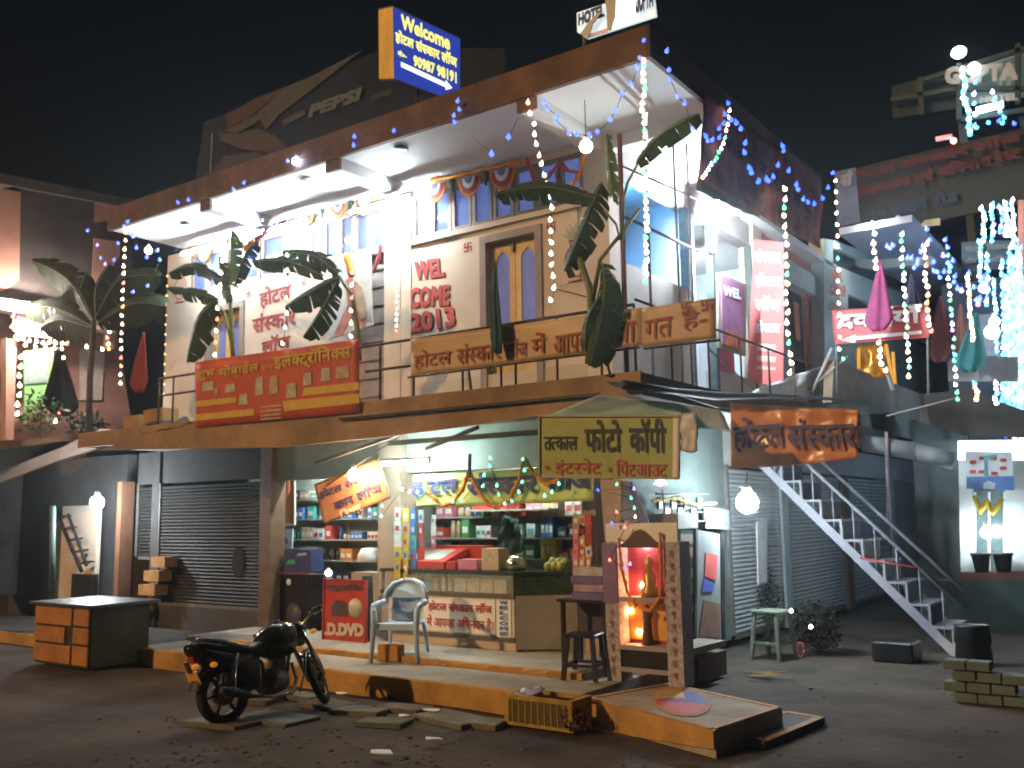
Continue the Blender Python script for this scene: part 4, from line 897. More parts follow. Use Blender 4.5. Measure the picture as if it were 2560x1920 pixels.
# ================================================================== SHOP GOODS
cols = {'white':(.72,.72,.70), 'blue':(.08,.20,.50), 'red':(.50,.06,.05), 'yellow':(.62,.48,.07), 'teal':(.08,.38,.36), 'pink':(.60,.20,.28), 'orange':(.62,.26,.06), 'black':(.03,.03,.035), 'green':(.08,.26,.08), 'tan':(.50,.38,.24)}
GM = {k: M('pack_'+k, v, .45, .25, 14) for k, v in cols.items()}
def shelf_unit(label, x0, x1, y, zs, dep=.28):
    t = thing('shelf_unit', label, 'shelf', ((x0+x1)/2, y, zs[0]))
    for z in zs: B().box(x0, x1, y-dep/2, y+dep/2, z-.02, z).build('shelf', M('shelf_board', (.36,.33,.28), .6, .2, 4), t)
    for x in (x0, (x0+x1)/2, x1): B().box(x-.012, x+.012, y+dep/2, y+dep/2+.02, zs[0]-.1, zs[-1]+.35).build('upright', M('shelf_board'), t)
    return t
names = ['bottom','second','third','fourth','fifth','top']
def stock(shop, x0, x1, y, zs, pal, hmax=.26, seed=0, dens=.9):
    r = random.Random(seed)
    for k, z in enumerate(zs):
        x = x0+.02
        while x < x1-.1:
            c = r.choice(pal); kind = r.choice(['box','box','packet','jar']); cnt = r.choice([1,2,3]); wd = r.uniform(.06,.17)
            h = r.uniform(.07, hmax)
            for q in range(cnt):
                if x+wd > x1: break
                lab = '%s %s on the %s shelf of %s' % (c, kind, names[min(k,5)], shop)
                b = B()
                if kind == 'jar':
                    b.lathe((x+wd/2, y, z), [(wd*.42,0),(wd*.45,h*.7),(wd*.3,h*.85),(wd*.32,h)], 8)
                else:
                    b.box(x, x+wd*.94, y-.09, y+.08, z, z+h)
                    b.box(x+wd*.15, x+wd*.8, y-.094, y-.0905, z+h*.25, z+h*.6, GM['white' if c != 'white' else r.choice(['blue','red','teal'])])
                tag(b.build('goods_'+kind, GM[c]), lab, kind, '%s %s goods on the %s shelf of %s' % (c, kind, names[min(k,5)], shop))
                x += wd
            x += r.uniform(.0, .12)/dens
z1s = [.62, .95, 1.26, 1.58, 1.90, 2.22]
shelf_unit('long wall shelves of the mobile shop filled with small goods', -12.3, -9.45, 10.72, z1s, .24)
stock('the mobile shop', -12.0, -9.45, 10.70, z1s, ['white','white','white','blue','teal','tan','red','black','orange','white'], .22, 3)
z2s = [1.32, 1.60, 1.90, 2.18]
shelf_unit('wall shelves at the back of the general store', -9.2, -6.1, 11.02, z2s, .24)
stock('the general store', -9.15, -6.1, 11.0, z2s, ['red','red','green','yellow','pink','white','black','blue','tan','black'], .28, 5)
for i in range(6):
    b = B().box(-8.15+.01*i, -7.65-.03*i, 10.55, 10.8, 1.95+i*.075, 2.015+i*.075)
tt = thing('red_carton_stack', 'stack of red cartons tapering upward on the left in the general store', 'cartons', (-7.9,10.7,2.0))
for i in range(6): B().box(-8.2+.01*i, -7.62-.035*i, 10.6, 10.85, 2.0+i*.075, 2.068+i*.075).build('carton', GM['red'], tt)
B().box(-8.3, -6.9, 10.55, 10.95, 1.97, 1.995).build('hanging_shelf', M('shelf_board'), tt)
# posters at the left of mobile shop
op = fb('orange_wall_poster', 'tall orange poster in a white frame at the left edge of the mobile shop', 'poster', ((690,1312),(738,1312),(738,1195),(688,1195)), 10.5, M('orange_print', (.68,.27,.10), .6, .3, 4), .02, 1, whitep)
B().ball(W(712,1218,1,10.47), .13, M('orange_dark_print', (.70,.20,.10), .6), 12, 6, (1,.15,1.3)).build('round_print', None, op)
bp2 = fb('blue_white_poster', 'white poster with blue print below the orange poster', 'poster', ((684,1372),(730,1372),(732,1322),(684,1322)), 10.45, M('white_print', (.68,.76,.80), .6, .15, 6), .02, 1)
for px, py in ((698,1348),(715,1352)): B().ball(W(px,py,1,10.44), .05, GM['blue'], 10, 5, (1.2,.1,1)).build('blue_print', None, bp2)
tvb = thing('printed_carton', 'dark blue printed carton standing on a black cabinet in the mobile shop', 'box', W(740,1405,1,10.1))
cbl = M('carton_blue', (.05,.07,.20), .4, .4, 5)
poly('carton', cbl, tvb, [(708,1436),(778,1430),(776,1374),(712,1372)], 1, 10.1, .25); poly('print', GM['teal'], tvb, [(715,1412),(738,1410),(735,1398),(720,1400)], 1, 10.09, .004); poly('print', M('pale_scribble', (.5,.45,.6), .6), tvb, [(742,1390),(765,1388),(766,1381),(744,1384)], 1, 10.09, .004)
B().tube([W(690,1432,1,10.05), W(778,1436,1,10.05)], .008, 4).build('red_cord', GM['red'], tvb)
cb = thing('black_cabinet', 'tall black cabinet loudspeaker below the printed carton', 'cabinet', W(740,1500,1,10.1))
poly('cabinet', black, cb, [(692,1590),(770,1592),(768,1440),(715,1438),(690,1470)], 1, 10.12, .35)
B().lathe(W(722,1455,1,10.10), [(.01,-.006),(.05,-.006),(.05,.006),(.01,.006)], 12, whitep, Matrix.Rotation(math.pi/2,3,'X')).build('knob', None, cb)
B().lathe(W(735,1535,1,10.10), [(.01,-.006),(.17,-.006),(.17,.006),(.01,.006)], 16, M('cone_grey',(.06,.06,.06),.5), Matrix.Rotation(math.pi/2,3,'X')).build('speaker_cone', None, cb)
# red DVD board
dv = fb('dvd_board', 'red board standing on the platform edge with D.DVD in pale letters', 'sign', ((808,1612),(914,1620),(914,1452),(812,1448)), 9.35, M('red_board', (.50,.05,.055), .5, .2, 3), .04, 1, M('red_frame', (.35,.05,.05), .6))
letterpx(dv, '.D.DVD', (812,1588),(910,1592),(812,1556), 1, 9.34, M('cream_letter', (.68,.60,.50), .6), .06)
poly('dark_picture', M('dark_print', (.10,.06,.09), .6, .5, 10), dv, [(830,1540),(868,1542),(874,1520),(862,1502),(838,1500),(828,1518)], 1, 9.345, .003)
B().lathe(W(888,1520,1,9.345), [(.01,-.003),(.125,-.003),(.125,.003),(.01,.003)], 18, M('disc_print', (.50,.52,.36), .4), Matrix.Rotation(math.pi/2,3,'X')).build('disc_print', None, dv)
letterpx(dv, 'म्यूजिक', (814,1478),(908,1480),(814,1458), 1, 9.34, M('dark_print'), .05)
bulb('globe_bulb', 'small warm bulb on top of the red DVD board', W(821,1432,1,9.4), .045, MT(18,(1,.9,.75)))
tag(B().bar(W(918,1440,1,9.5), W(925,1625,1,9.5), .10, .1).build('dark_stand', M('dark_green_stand', (.03,.06,.05), .6)), 'dark green upright stand right of the DVD board', 'stand')
tag(B().lathe(W(925,1385,1,10.0)+Vector((0,0,-.1)), [(.01,0),(.19,.0),(.17,.10),(.12,.18),(.01,.19)], 14).build('white_helmet', whitep), 'white domed cover on the counter at the right end of the mobile shop', 'cover')
tag(B().box(-10.1,-9.45,10.15,10.5,.28,1.12).build('side_counter', M('counter_tan', (.42,.36,.30), .6, .2, 3)), 'pale side counter at the right end of the mobile shop', 'counter')
# strings of sachets hanging left and right of the store
def sachets(label, px, ys, m, val, w_=.085, h_=.15, seed=0, hang=1100):
    t = thing('sachet_strip', label, 'packets', W(px, ys[0], 1, val)); r = random.Random(seed)
    for y in ys:
        c = W(px, y, 1, val); mm = r.choice(m)
        a = r.uniform(-.12,.12); mt = Matrix.Translation(c) @ Matrix.Rotation(a, 4, 'Y') @ Matrix.Rotation(r.uniform(-.3,.3), 4, 'Z')
        b = B().mbox(mt, -w_/2, w_/2, -.008, .008, -h_/2, h_/2); b.mbox(mt, -w_*.28, w_*.28, -.011, -.0085, -h_*.25, h_*.12, r.choice([GM['white'], GM['red'], GM['blue']]))
        b.build('sachet', GM[mm], t)
    B().tube([W(px, ys[0]-30, 1, val), W(px, ys[-1], 1, val+.02)], .004, 4).build('string', wire_m, t)
    return t
for i, (px, lab, m) in enumerate([(994,'yellow sachet strip nearest the tan pillar',['yellow','yellow','yellow','white']), (1014,'second yellow sachet strip left of the store',['yellow','tan','yellow']), (1033,'blue and white sachet strip left of the store',['blue','teal','blue','white']), (1053,'orange and white packet strip left of the store counter',['orange','white','orange','red'])]):
    sachets(lab, px, [1285+i*2+k*33 for k in range(7 if i < 3 else 5)], m, 9.55+.05*i, .10, .17, i)
for i, (px, m) in enumerate([(1440,['white','pink','tan']), (1456,['red','tan','orange','black']), (1472,['red','orange','white']), (1084,['blue','white','pink'])]):
    sachets(['pale packet strip on the right of the store','brown and red packet strip on the right of the store','red and orange packet strip by the corner pillar','narrow bluish packet strip over the store counter'][i], px, [1300+k*26 for k in range(5)], m, 9.7 if i < 3 else 10.3, .08, .14, 20+i)
# display counter with glass top
ct = thing('shop_counter', 'white painted shop counter with glass display top and red Hindi lettering', 'counter', (-7.8, 9.9, .275))
cw = M('counter_white', (.70,.66,.60), .5, .1, 3); X0, X1, YC = -9.0, -6.82, 9.62
B().box(X0, X1, YC+.04, YC+.5, .275, .40).build('kick_base', M('kick_paint', (.62,.52,.42), .7, .15, 3), ct)
B().box(X0, X1, YC, YC+.5, .44, .90).build('front_panel', cw, ct)
B().box(X0-.01, X1+.01, YC-.02, YC+.52, .40, .44).build('dark_skirt', M('dark_trim', (.10,.085,.07), .6), ct)
B().box(X0-.01, X1+.01, YC-.02, YC+.52, .90, .95).build('shelf_trim', M('dark_trim'), ct)
B().box(X0-.01, X1+.01, YC-.03, YC+.53, 1.19, 1.23).build('counter_top', M('dark_glass_top', (.05,.07,.06), .15, .2, 3), ct)
glassm = M('display_glass', (.7,.8,.78), .05, .05, 3, alpha=.18)
B().box(X0, X1, YC-.005, YC, .955, 1.185).build('display_glass', glassm, ct)
for x in (X0, -7.9, X1-.03): B().box(x, x+.03, YC, YC+.03, .952, 1.188).build('corner_post', M('dark_trim'), ct)
# return side of the counter
b = B(); b.prism([(X1+.012,YC,.30), (-5.95,10.25,.30), (-5.95,10.25,.94), (X1+.012,YC,.94)], (-.02,.03,0)); b.build('side_panel', M('counter_side', (.36,.32,.28), .6, .2, 3), ct)
b = B(); b.prism([(X1+.012,YC,.955), (-5.95,10.25,.955), (-5.95,10.25,1.19), (X1+.012,YC,1.19)], (-.02,.03,0)); b.build('side_display', M('dark_display', (.05,.08,.05), .15, .5, 12), ct)
b = B(); b.prism([(X1+.014,YC-.03,1.19), (-5.93,10.22,1.19), (-5.93,10.6,1.19), (X1+.014,YC+.53,1.19)], (0,0,.035)); b.build('side_top', M('dark_glass_top'), ct)
sg = B().box(-8.25, -7.10, YC-.012, YC-.002, .46, .88).build('sign_panel', whitep, ct)
letter(ct, 'होटल संस~कार लॉज', (-8.17,YC-.012,.70), (1.03,0,0), (0,0,.14), redp, .03); letter(ct, 'में आपका अिभनंदन है।', (-8.19,YC-.012,.49), (1.07,0,0), (0,0,.17), redp, .022)
sg2 = B().box(-7.07, -6.86, YC-.012, YC-.002, .44, .89).build('welcome_strip', whitep, ct)
for i, ch in enumerate('WELCOME'): letter(ct, ch, (-7.03,YC-.012,.83-i*.062), (.13,0,0), (0,0,.047), GM['blue'], .06)
B().box(-8.75, -8.35, YC-.012, YC-.002, .50, .86).build('blue_picture', M('blue_picture', (.10,.14,.24), .5, .6, 6), ct)
r = random.Random(9)
for i in range(5):
    x = -8.02+i*.21
    tag(B().box(x, x+.19, YC+.08, YC+.2, .952, 1.12).build('white_packet', M('packet_white', (.68,.70,.66), .5, .25, 16)), 'white packet standing in the glass display of the counter', 'packet', 'white packets in the counter display')
for i in range(7):
    x = -8.85+i*.11; c = ['teal','white','blue','teal','yellow','teal','tan'][i]
    tag(B().box(x, x+.09, YC+.1, YC+.22, .952, .99+.1*r.random()+.03).build('small_packet', GM[c]), '%s small packet at the left end of the glass display' % c, 'packet', '%s packets at the left of the display' % c)
# things on the counter
def ontop(name, label, cat, b, m): return tag(b.build(name, m), label, cat)
rt = thing('red_tray_box', 'red slanted tray box with pale lid at the left end of the counter', 'box', (-8.3,9.85,1.23))
B().prism([(-8.75,9.66,1.235), (-7.95,9.66,1.235), (-7.8,9.95,1.40), (-8.6,9.95,1.40)], (0,.0,.09)).build('tray', GM['red'], rt)
B().prism([(-8.62,9.70,1.345), (-8.05,9.70,1.345), (-7.95,9.9,1.46), (-8.5,9.9,1.46)], (0,0,.012)).build('lid', M('pale_lid', (.45,.5,.47), .3), rt)
ontop('red_carton', 'long red carton lying behind the slanted tray on the counter', 'box', B().box(-8.35,-7.55,10.0,10.2,1.235,1.52), GM['red'])
ontop('pink_carton', 'small pink carton in the middle of the counter', 'box', B().box(-7.75,-7.45,9.7,9.9,1.235,1.36), GM['pink'])
ontop('red_packet_box', 'short red packet box between tray and pink carton', 'box', B().box(-7.93,-7.78,9.68,9.86,1.235,1.33), GM['red'])
ontop('tan_carton', 'tan cardboard carton on the counter right of the pink carton', 'box', B().box(-7.38,-7.12,9.72,9.95,1.235,1.50), GM['tan'])
tag(cloth('dark_bag', M('dark_green_cloth', (.02,.06,.055), .9, .4, 8, .5, 20), None, [(-7.75,10.45,1.42),(-7.22,10.45,1.46),(-7.35,10.45,1.86),(-7.55,10.45,1.90)], 10, 10, .16, 15, .03), 'dark green cloth bundle hanging behind the counter', 'bag')
ontop('steel_pot', 'shiny domed steel pot on the corner of the counter', 'pot', B().lathe((-6.95,9.85,1.235), [(.11,0),(.14,.05),(.13,.11),(.09,.16),(.02,.18)], 16), M('brass_steel', (.7,.66,.5), .2, .1, 5, metal=.9))
for i in range(6):
    p = (-6.62+.09*(i % 3), 10.1+.1*(i//3), 1.27+.05*(i//3))
    tag(B().ball(p, .06, None, 10, 6, (1.1,1,1)).build('fruit', M('guava', (.30,.33,.06), .5, .3, 10)), 'yellow green fruit heaped on the counter return', 'fruit', 'fruit heaped on the counter return')
for i, (x, h, c) in enumerate([(-8.9,.22,'white'),(-8.8,.2,'teal'),(-8.72,.16,'tan')]): ontop('counter_jar', '%s capped jar at the far left of the counter' % c, 'jar', B().lathe((x,9.95,1.235), [(.045,0),(.05,h*.75),(.035,h*.85),(.038,h)], 10), GM[c])
ontop('steel_plate', 'shallow steel plate on the right end of the counter return', 'plate', B().lathe((-6.15,10.45,1.24), [(.12,0),(.17,.03),(.165,.035),(.02,.01)], 16), M('brass_steel'))
# ================================================================== PLASTIC CHAIR
plc = M('pale_blue_plastic', (.48,.70,.98), .35, .06, 2)
ch = thing('plastic_chair', 'pale blue white moulded plastic armchair facing the street on the platform', 'chair', (-7.90, 8.80, .215), Matrix.Rotation(.40, 4, 'Z') @ Matrix.Scale(1.05, 4))
b = B()  # seat: local front is -y
b.prism([(-.22,-.23,.40), (.22,-.23,.40), (.20,.20,.38), (-.20,.20,.38)], (0,0,.025)); b.prism([(-.22,-.245,.35), (.22,-.245,.35), (.22,-.23,.425), (-.22,-.23,.425)], (0,.015,0))
b.build('seat', plc, ch, True, bevel=.005)
b = B()
def bk(a, z): return Vector((a, .20+.10*(z-.40)-.10*(a/.25)**2, z))
for i in range(5):
    a = -.145+i*.0725; top = .79+.03*math.cos(a*6)
    b.prism([bk(a-.033,.42), bk(a+.033,.42), bk(a+.0345,top), bk(a-.0345,top)], (0,.012,0))
b.tube([bk(-.25,.62), bk(-.24,.74), bk(-.17,.83), bk(-.06,.87), bk(.06,.87), bk(.17,.83), bk(.24,.74), bk(.25,.62)], [.03,.034,.034,.03,.03,.034,.034,.03], 8)
b.prism([bk(-.235,.68), bk(.235,.68), bk(.20,.80), bk(.08,.865), bk(-.08,.865), bk(-.20,.80)], (0,.014,0)); b.prism([bk(-.2,.52), bk(.2,.52), bk(.2,.56), bk(-.2,.56)], (0,.014,0))
b.build('backrest', plc, ch, True)
for s in (-1, 1):
    B().tube([Vector((s*.245,.15,.64)), Vector((s*.27,-.02,.63)), Vector((s*.275,-.18,.62)), Vector((s*.262,-.24,.58))], [.034,.034,.034,.028], 8).build('armrest', plc, ch, True)
    B().tube([Vector((s*.262,-.235,.60)), Vector((s*.25,-.245,.40)), Vector((s*.275,-.27,0))], [.032,.036,.022], 8).build('leg', plc, ch, True)
    B().tube([Vector((s*.20,.18,.42)), Vector((s*.235,.27,0))], [.028,.018], 6).build('leg', plc, ch, True)
tag(B().box(-8.12,-7.80,8.36+.25,8.58+.15,.22,.40).build('amber_box', M('amber_box', (.50,.22,.04), .6, .3, 4)), 'small amber box on the platform under the plastic chair', 'box')
# ================================================================== STOOLS
def stool(label, c, h, wd, m, rot=0.):
    t = thing('stool', label, 'stool', c, rot)
    b = B().box(-wd/2, wd/2, -wd/2, wd/2, h-.035, h); b.build('seat', m, t, True, bevel=.008)
    for sx in (-1,1):
        for sy in (-1,1): B().bar((sx*wd*.40,sy*wd*.40,h-.03), (sx*wd*.52,sy*wd*.52,0), .045, .045).build('leg', m, t, True)
    k = wd*.475; z = h*.32
    for a, c_ in (((-k,-k,z),(k,-k,z)), ((-k,k,z),(k,k,z)), ((-k,-k,z),(-k,k,z)), ((k,-k,z),(k,k,z))): B().bar(a, c_, .03, .03).build('stretcher', m, t, True)
    return t
p = W(1448,1700,2,.215); stool('black plastic stool on the platform beside the shrine cabinet', (p.x, p.y+.12, .215), .46, .34, M('black_plastic', (.02,.02,.035), .35, .2, 4), .2)
p = W(1925,1648,2,0); stool('pale green wooden stool standing before the side shutters', (p.x, p.y+.15, .0), .62, .40, M('green_wood', (.13,.16,.12), .7, .3, 4), -.2)
# small table with carton stack left of the shrine
p = W(1462,1505,1,9.0)
tb = thing('small_table', 'small dark table carrying a stack of cartons left of the shrine cabinet', 'table', (p.x, 9.15, .215))
B().box(p.x-.33, p.x+.28, 8.95, 9.4, .96, .99).build('table_top', black, tb)
for sx in (-.28,.24):
    for y in (9.0, 9.35): B().box(p.x+sx-.02, p.x+sx+.02, y-.02, y+.02, .215, .96).build('leg', black, tb)
B().box(p.x-.27, p.x+.23, 9.3, 9.34, .55, .95).build('back_panel', M('dark_panel', (.05,.04,.05), .6), tb)
for i, (c, dx) in enumerate([('purple',0),('pink',.02),('purple',-.01),('white',.015)]):
    mm = M('carton_'+c, {'purple':(.16,.12,.34),'pink':(.42,.30,.42),'white':(.5,.48,.55)}[c], .5, .35, 8)
    tag(B().box(p.x-.16+dx, p.x+.22+dx, 9.0, 9.3, .992+i*.085, 1.07+i*.085).build('flat_carton', mm), ['lowest purple carton of the stack left of the shrine','pink carton second in the stack left of the shrine','purple carton third in the stack left of the shrine','pale carton on top of the stack left of the shrine'][i], 'carton')
# ================================================================== SHRINE CABINET
sh = thing('shrine_cabinet', 'upright pale patterned shrine cabinet with red upper niche and glowing lower niche', 'shrine', (-4.62, 8.95, .215))
sx0, sx1, sy0, sy1 = -5.06, -4.20, 8.78, 9.02
patt = M('patterned_paper', (.34,.30,.40), .7, .4, 26, col2=(.58,.54,.62))
purp = M('purple_side', (.24,.16,.34), .7, .3, 3)
B().box(sx0, sx0+.16, sy0, sy1, .215, 1.62).build('side_post', patt, sh); B().box(sx1-.17, sx1, sy0, sy1, .215, 1.62).build('side_post', patt, sh)
B().box(sx0-.02, sx0+.15, sy0-.012, sy0, 1.0, 1.60).build('purple_panel', purp, sh)
for i in range(11):
    for x in (sx1-.11, sx0+.05): letter(sh, random.choice(['शु','भ','ला','श्री','सं']), (x, sy0-.004, .28+i*.118), (.05,0,0), (0,0,.07), M('faded_brown_ink', (.28,.12,.12), .7), .02)
B().box(sx0+.16, sx1-.17, sy1-.02, sy1, .30, 1.75).build('back_panel', M('niche_red', (.55,.07,.12), .7, .35, 4), sh)
niche = M('niche_amber', (.75,.38,.08), .6, .25, 3)
B().box(sx0+.165, sx1-.175, sy1-.04, sy1-.022, .62, 1.02).build('amber_panel', niche, sh)
for z, nm in ((.36,'bottom_shelf'), (.58,'middle_shelf'), (1.06,'upper_shelf')): B().box(sx0+.16, sx1-.17, sy0, sy1-.045, z-.045, z).build(nm, M('shelf_lavender', (.36,.32,.42), .6, .2, 4), sh)
B().box(sx0+.16, sx1-.17, sy0+.02, sy0+.04, .36, .535).build('shade_sheet', black, sh)  # black sheet stands in for the shade inside the lowest opening
B().box(sx0+.02, sx1-.02, sy0+.01, sy0+.04, 1.62, 1.81).build('top_panel', whitep, sh)
b = B(); n_ = 12; cx_ = (sx0+sx1)/2
pts = [Vector((cx_-.27,sy0-.004,1.56)), Vector((cx_+.26,sy0-.004,1.56))]+[Vector((cx_+.26-.52*i/n_, sy0-.004, 1.585+.16*math.sin(math.pi*i/n_)**2)) for i in range(n_+1)]
b.prism([pts[1]]+pts[2:]+[pts[0]], (0,.012,0)); b.build('arched_crest', M('crest_brown', (.10,.06,.05), .6, .3, 8), sh)
garland(sh, [Vector((sx0+.20,sy0-.03,1.66)), Vector((sx0+.22,sy0-.03,1.35)), Vector((sx0+.28,sy0-.03,1.10)), Vector((sx0+.38,sy0-.03,.98))], .022, org, 'marigold_string')
garland(sh, [Vector((sx1-.19,sy0-.03,1.72)), Vector((sx1-.19,sy0-.03,1.35)), Vector((sx1-.21,sy0-.03,1.08)), Vector((sx1-.33,sy0-.03,.93)), Vector((sx0+.45,sy0-.03,.96))], .022, org, 'marigold_string')
idol = B(); idol.lathe((cx_+.02, sy0+.13, 1.06), [(.09,0),(.10,.05),(.06,.12),(.075,.2),(.03,.26),(.05,.30),(.05,.36),(.01,.42)], 10); idol.build('small_figurine', M('gilt', (.55,.35,.10), .35, .3, 10, metal=.4), sh)
B().lathe((cx_-.02, sy0+.13, .58), [(.07,0),(.05,.1),(.04,.25),(.06,.33),(.01,.40)], 10).build('dark_figurine', M('dark_brown_figure', (.12,.06,.03), .6), sh)
for i, (px, py, es, r_) in enumerate([(1614,1360,16,.03),(1557,1469,16,.025),(1608,1464,18,.03),(1577,1527,14,.025),(1599,1580,16,.028)]):
    bulb('shrine_lamp', ['hanging lamp in the upper red niche of the shrine','left lamp on the upper shelf of the shrine','right lamp on the upper shelf of the shrine','lamp in the glowing lower niche of the shrine','lamp on the floor of the lower niche of the shrine'][i], W(px,py,1,8.98), r_, MT(es*8,(1,.42 if i else .7,.14 if i else .5)))
# pale boards leaning behind the shrine
for i, px in enumerate([[(1512,1350),(1552,1350),(1555,1200),(1500,1198)], [(1560,1310),(1592,1305),(1568,1200),(1534,1198)], [(1572,1306),(1622,1306),(1580,1205),(1570,1200)]]):
    t = poly('leaning_board', [M('tan_board', (.40,.30,.26), .7, .2, 4), whitep, M('pale_blue_board', (.45,.48,.62), .6, .15, 3)][i], None, px, 1, 9.2+.05*i, .015)
    tag(t, ['tan board standing between corner pillar and shrine','white strip leaning above the shrine','pale bluish triangular sheet leaning above the shrine top'][i], 'board')
dome = thing('disco_lamp', 'small rainbow coloured dome lamp above the shrine under the photocopy sign', 'light', W(1652,1208,1,8.9))
B().lathe(W(1652,1212,1,8.9), [(.075,0),(.07,.025),(.045,.05),(.01,.06)], 14).build('dome', M('disco_glow', (.3,.3,.4), .3, emit=(.35,.5,1.0), es=2.5), dome)
B().lathe(W(1652,1212,1,8.9), [(.02,-.012),(.03,-.001)], 10).build('lens', MT(6,(.9,.5,1.0)), dome)
B().tube([W(1652,1205,1,8.9), W(1652,1190,1,8.9)], .005, 4).build('cord', wire_m, dome)
B().tube([W(1655,1215,1,8.9), W(1668,1360,1,8.9)], .008, 4).build('tinsel_cord', M('tinsel', (.35,.12,.35), .3), dome)
# ================================================================== SIDE WALL: racks, drinks fridge
fr = thing('drinks_fridge', 'tall pale drinks fridge with red and blue side print against the green side wall', 'fridge', (-5.1, 11.5, .1))
XF = -4.95
poly('side_print', M('fridge_white', (.24,.28,.28), .45, .15, 3), fr, [(1742,1598),(1806,1600),(1800,1335),(1745,1325)], 0, XF, .5)
poly('red_print', M('emblem_red'), fr, [(1762,1440),(1790,1452),(1795,1388),(1765,1382)], 0, XF+.01, .006); poly('blue_print', M('emblem_blue'), fr, [(1755,1480),(1782,1480),(1786,1460),(1760,1446)], 0, XF+.01, .006)
poly('orange_print', M('brown_orange_print', (.25,.15,.10), .6, .4, 5), fr, [(1748,1592),(1800,1594),(1802,1510),(1760,1500)], 0, XF+.01, .006)
poly('edge_trim', black, fr, [(1736,1604),(1742,1603),(1745,1322),(1740,1322)], 0, XF+.01, .5); poly('edge_trim', black, fr, [(1806,1608),(1814,1608),(1812,1335),(1802,1332)], 0, XF+.01, .5)
poly('glass_door', M('fridge_glass', (.06,.11,.07), .1, .6, 7), fr, [(1698,1600),(1736,1602),(1738,1325),(1700,1325)], 0, XF-.01, .5)
for i, (y, c) in enumerate([(1345,'tan'),(1378,'orange'),(1430,'green'),(1470,'green'),(1515,'teal'),(1570,'blue')]): poly('shelf_goods', M('goods_'+c, tuple(v*.5 for v in cols[c]), .4, .5, 16), fr, [(1702,y+14),(1732,y+15),(1732,y-10),(1702,y-10)], 0, XF, .006)
rk = thing('wall_rack', 'dim wire rack of goods on the green side wall above the fridge', 'rack', W(1720,1260,0,-5.3))
for i in range(4): B().tube([W(1640,1235+i*26,0,-5.3), W(1775,1235+i*22,0,-5.3)], .01, 5).build('rail', M('rack_wire', (.10,.12,.11), .5), rk)
for i in range(8): poly('hanging_pack', M('rack_pack%d' % (i % 4), [(.07,.09,.08),(.11,.09,.07),(.05,.06,.065),(.10,.11,.10)][i % 4], .6, .3, 8), rk, [(1648+i*16,1272+(i%2)*26),(1660+i*16,1272+(i%2)*26),(1660+i*16,1244+(i%2)*26),(1648+i*16,1244+(i%2)*26)], 0, -5.28, .03)
wb = thing('white_box', 'white carton standing on top of the drinks fridge', 'box', W(1720,1300,0,-5.0)); poly('carton', M('carton_white_dim', (.20,.19,.18), .7, .2, 5), wb, [(1695,1320),(1745,1320),(1745,1284),(1695,1284)], 0, -4.98, .35)
gl = thing('yellow_tinsel', 'thin yellow tinsel string along the green side wall', 'garland', W(1740,1255,0,-5.2)); garland(gl, [W(1630,1253,0,-5.2), W(1690,1245,0,-5.2), W(1740,1262,0,-5.2), W(1790,1258,0,-5.2)], .02, ylo)
dn = thing('wall_notice', 'pale green floral patch pasted on the side wall beside the first shutter', 'poster', W(1800,1300,0,-5.3)); poly('paper', M('floral_paper', (.16,.20,.18), .8, .4, 12), dn, [(1765,1320),(1825,1325),(1822,1275),(1768,1268)], 0, -5.3, .01)
tag(B().box(-5.3,-4.7,10.2,11.0,0,.28).build('dark_carton', M('dark_brown_carton', (.10,.05,.04), .8, .3, 4)), 'dark brown carton on the ground beside the shrine', 'box')
tag(poly('stone_step', M('step_stone', (.22,.18,.14), .85, .3, 3), None, [(1700,1630),(1815,1600),(1815,1615),(1700,1650)], 0, -4.6, .6), 'low stone step below the drinks fridge', 'step')
# yellow crate by the platform
yc = thing('plastic_crate', 'worn yellow plastic crate on the ground against the platform front', 'crate', (-4.97,7.45,0))
ym = M('crate_yellow', (.42,.27,.04), .6, .4, 6, .3, 20); dkm = M('crate_mesh', (.10,.085,.02), .8, .5, 20)
cx0, cx1, cy0, cy1, ch_ = -5.36, -4.62, 7.38, 7.72, .27
B().box(cx0+.01, cx1-.01, cy0+.012, cy1-.012, .0, .04).build('bottom', dkm, yc)
B().box(cx0+.03, cx1-.03, cy0+.006, cy0+.012, .03, ch_-.03).build('side_mesh', dkm, yc); B().box(cx0+.006, cx0+.012, cy0+.03, cy1-.03, .03, ch_-.03).build('side_mesh', dkm, yc)
for x in (cx0, cx1-.05): B().box(x, x+.05, cy0, cy1, 0, ch_).build('end_frame', ym, yc)
B().box(cx0+.05, cx1-.05, cy0, cy0+.02, ch_-.04, ch_).build('rim', ym, yc); B().box(cx0+.05, cx1-.05, cy1-.02, cy1, ch_-.04, ch_).build('rim', ym, yc); B().box(cx0+.05, cx1-.05, cy0, cy0+.02, 0, .03).build('rim', ym, yc)
for i in range(9): B().box(cx0+.09+i*.07, cx0+.10+i*.07, cy0-.002, cy0+.006, .03, ch_-.04).build('slat', ym, yc)
tag(cloth('crumpled_wrapper', M('purple_wrapper', (.28,.2,.30), .4, .4, 8), None, [(-5.3,7.45,.26),(-5.05,7.45,.29),(-5.05,7.6,.31),(-5.3,7.6,.29)], 6, 4, .05, 8), 'crumpled purplish wrapper lying on the yellow crate', 'wrapper')
bush('flower_heap', 'heap of withered brown flowers at the right end of the yellow crate', (-4.62,7.42,0), .12, M('withered', (.16,.085,.035), .9, .5, 12), 160, 'flowers', .03, False)
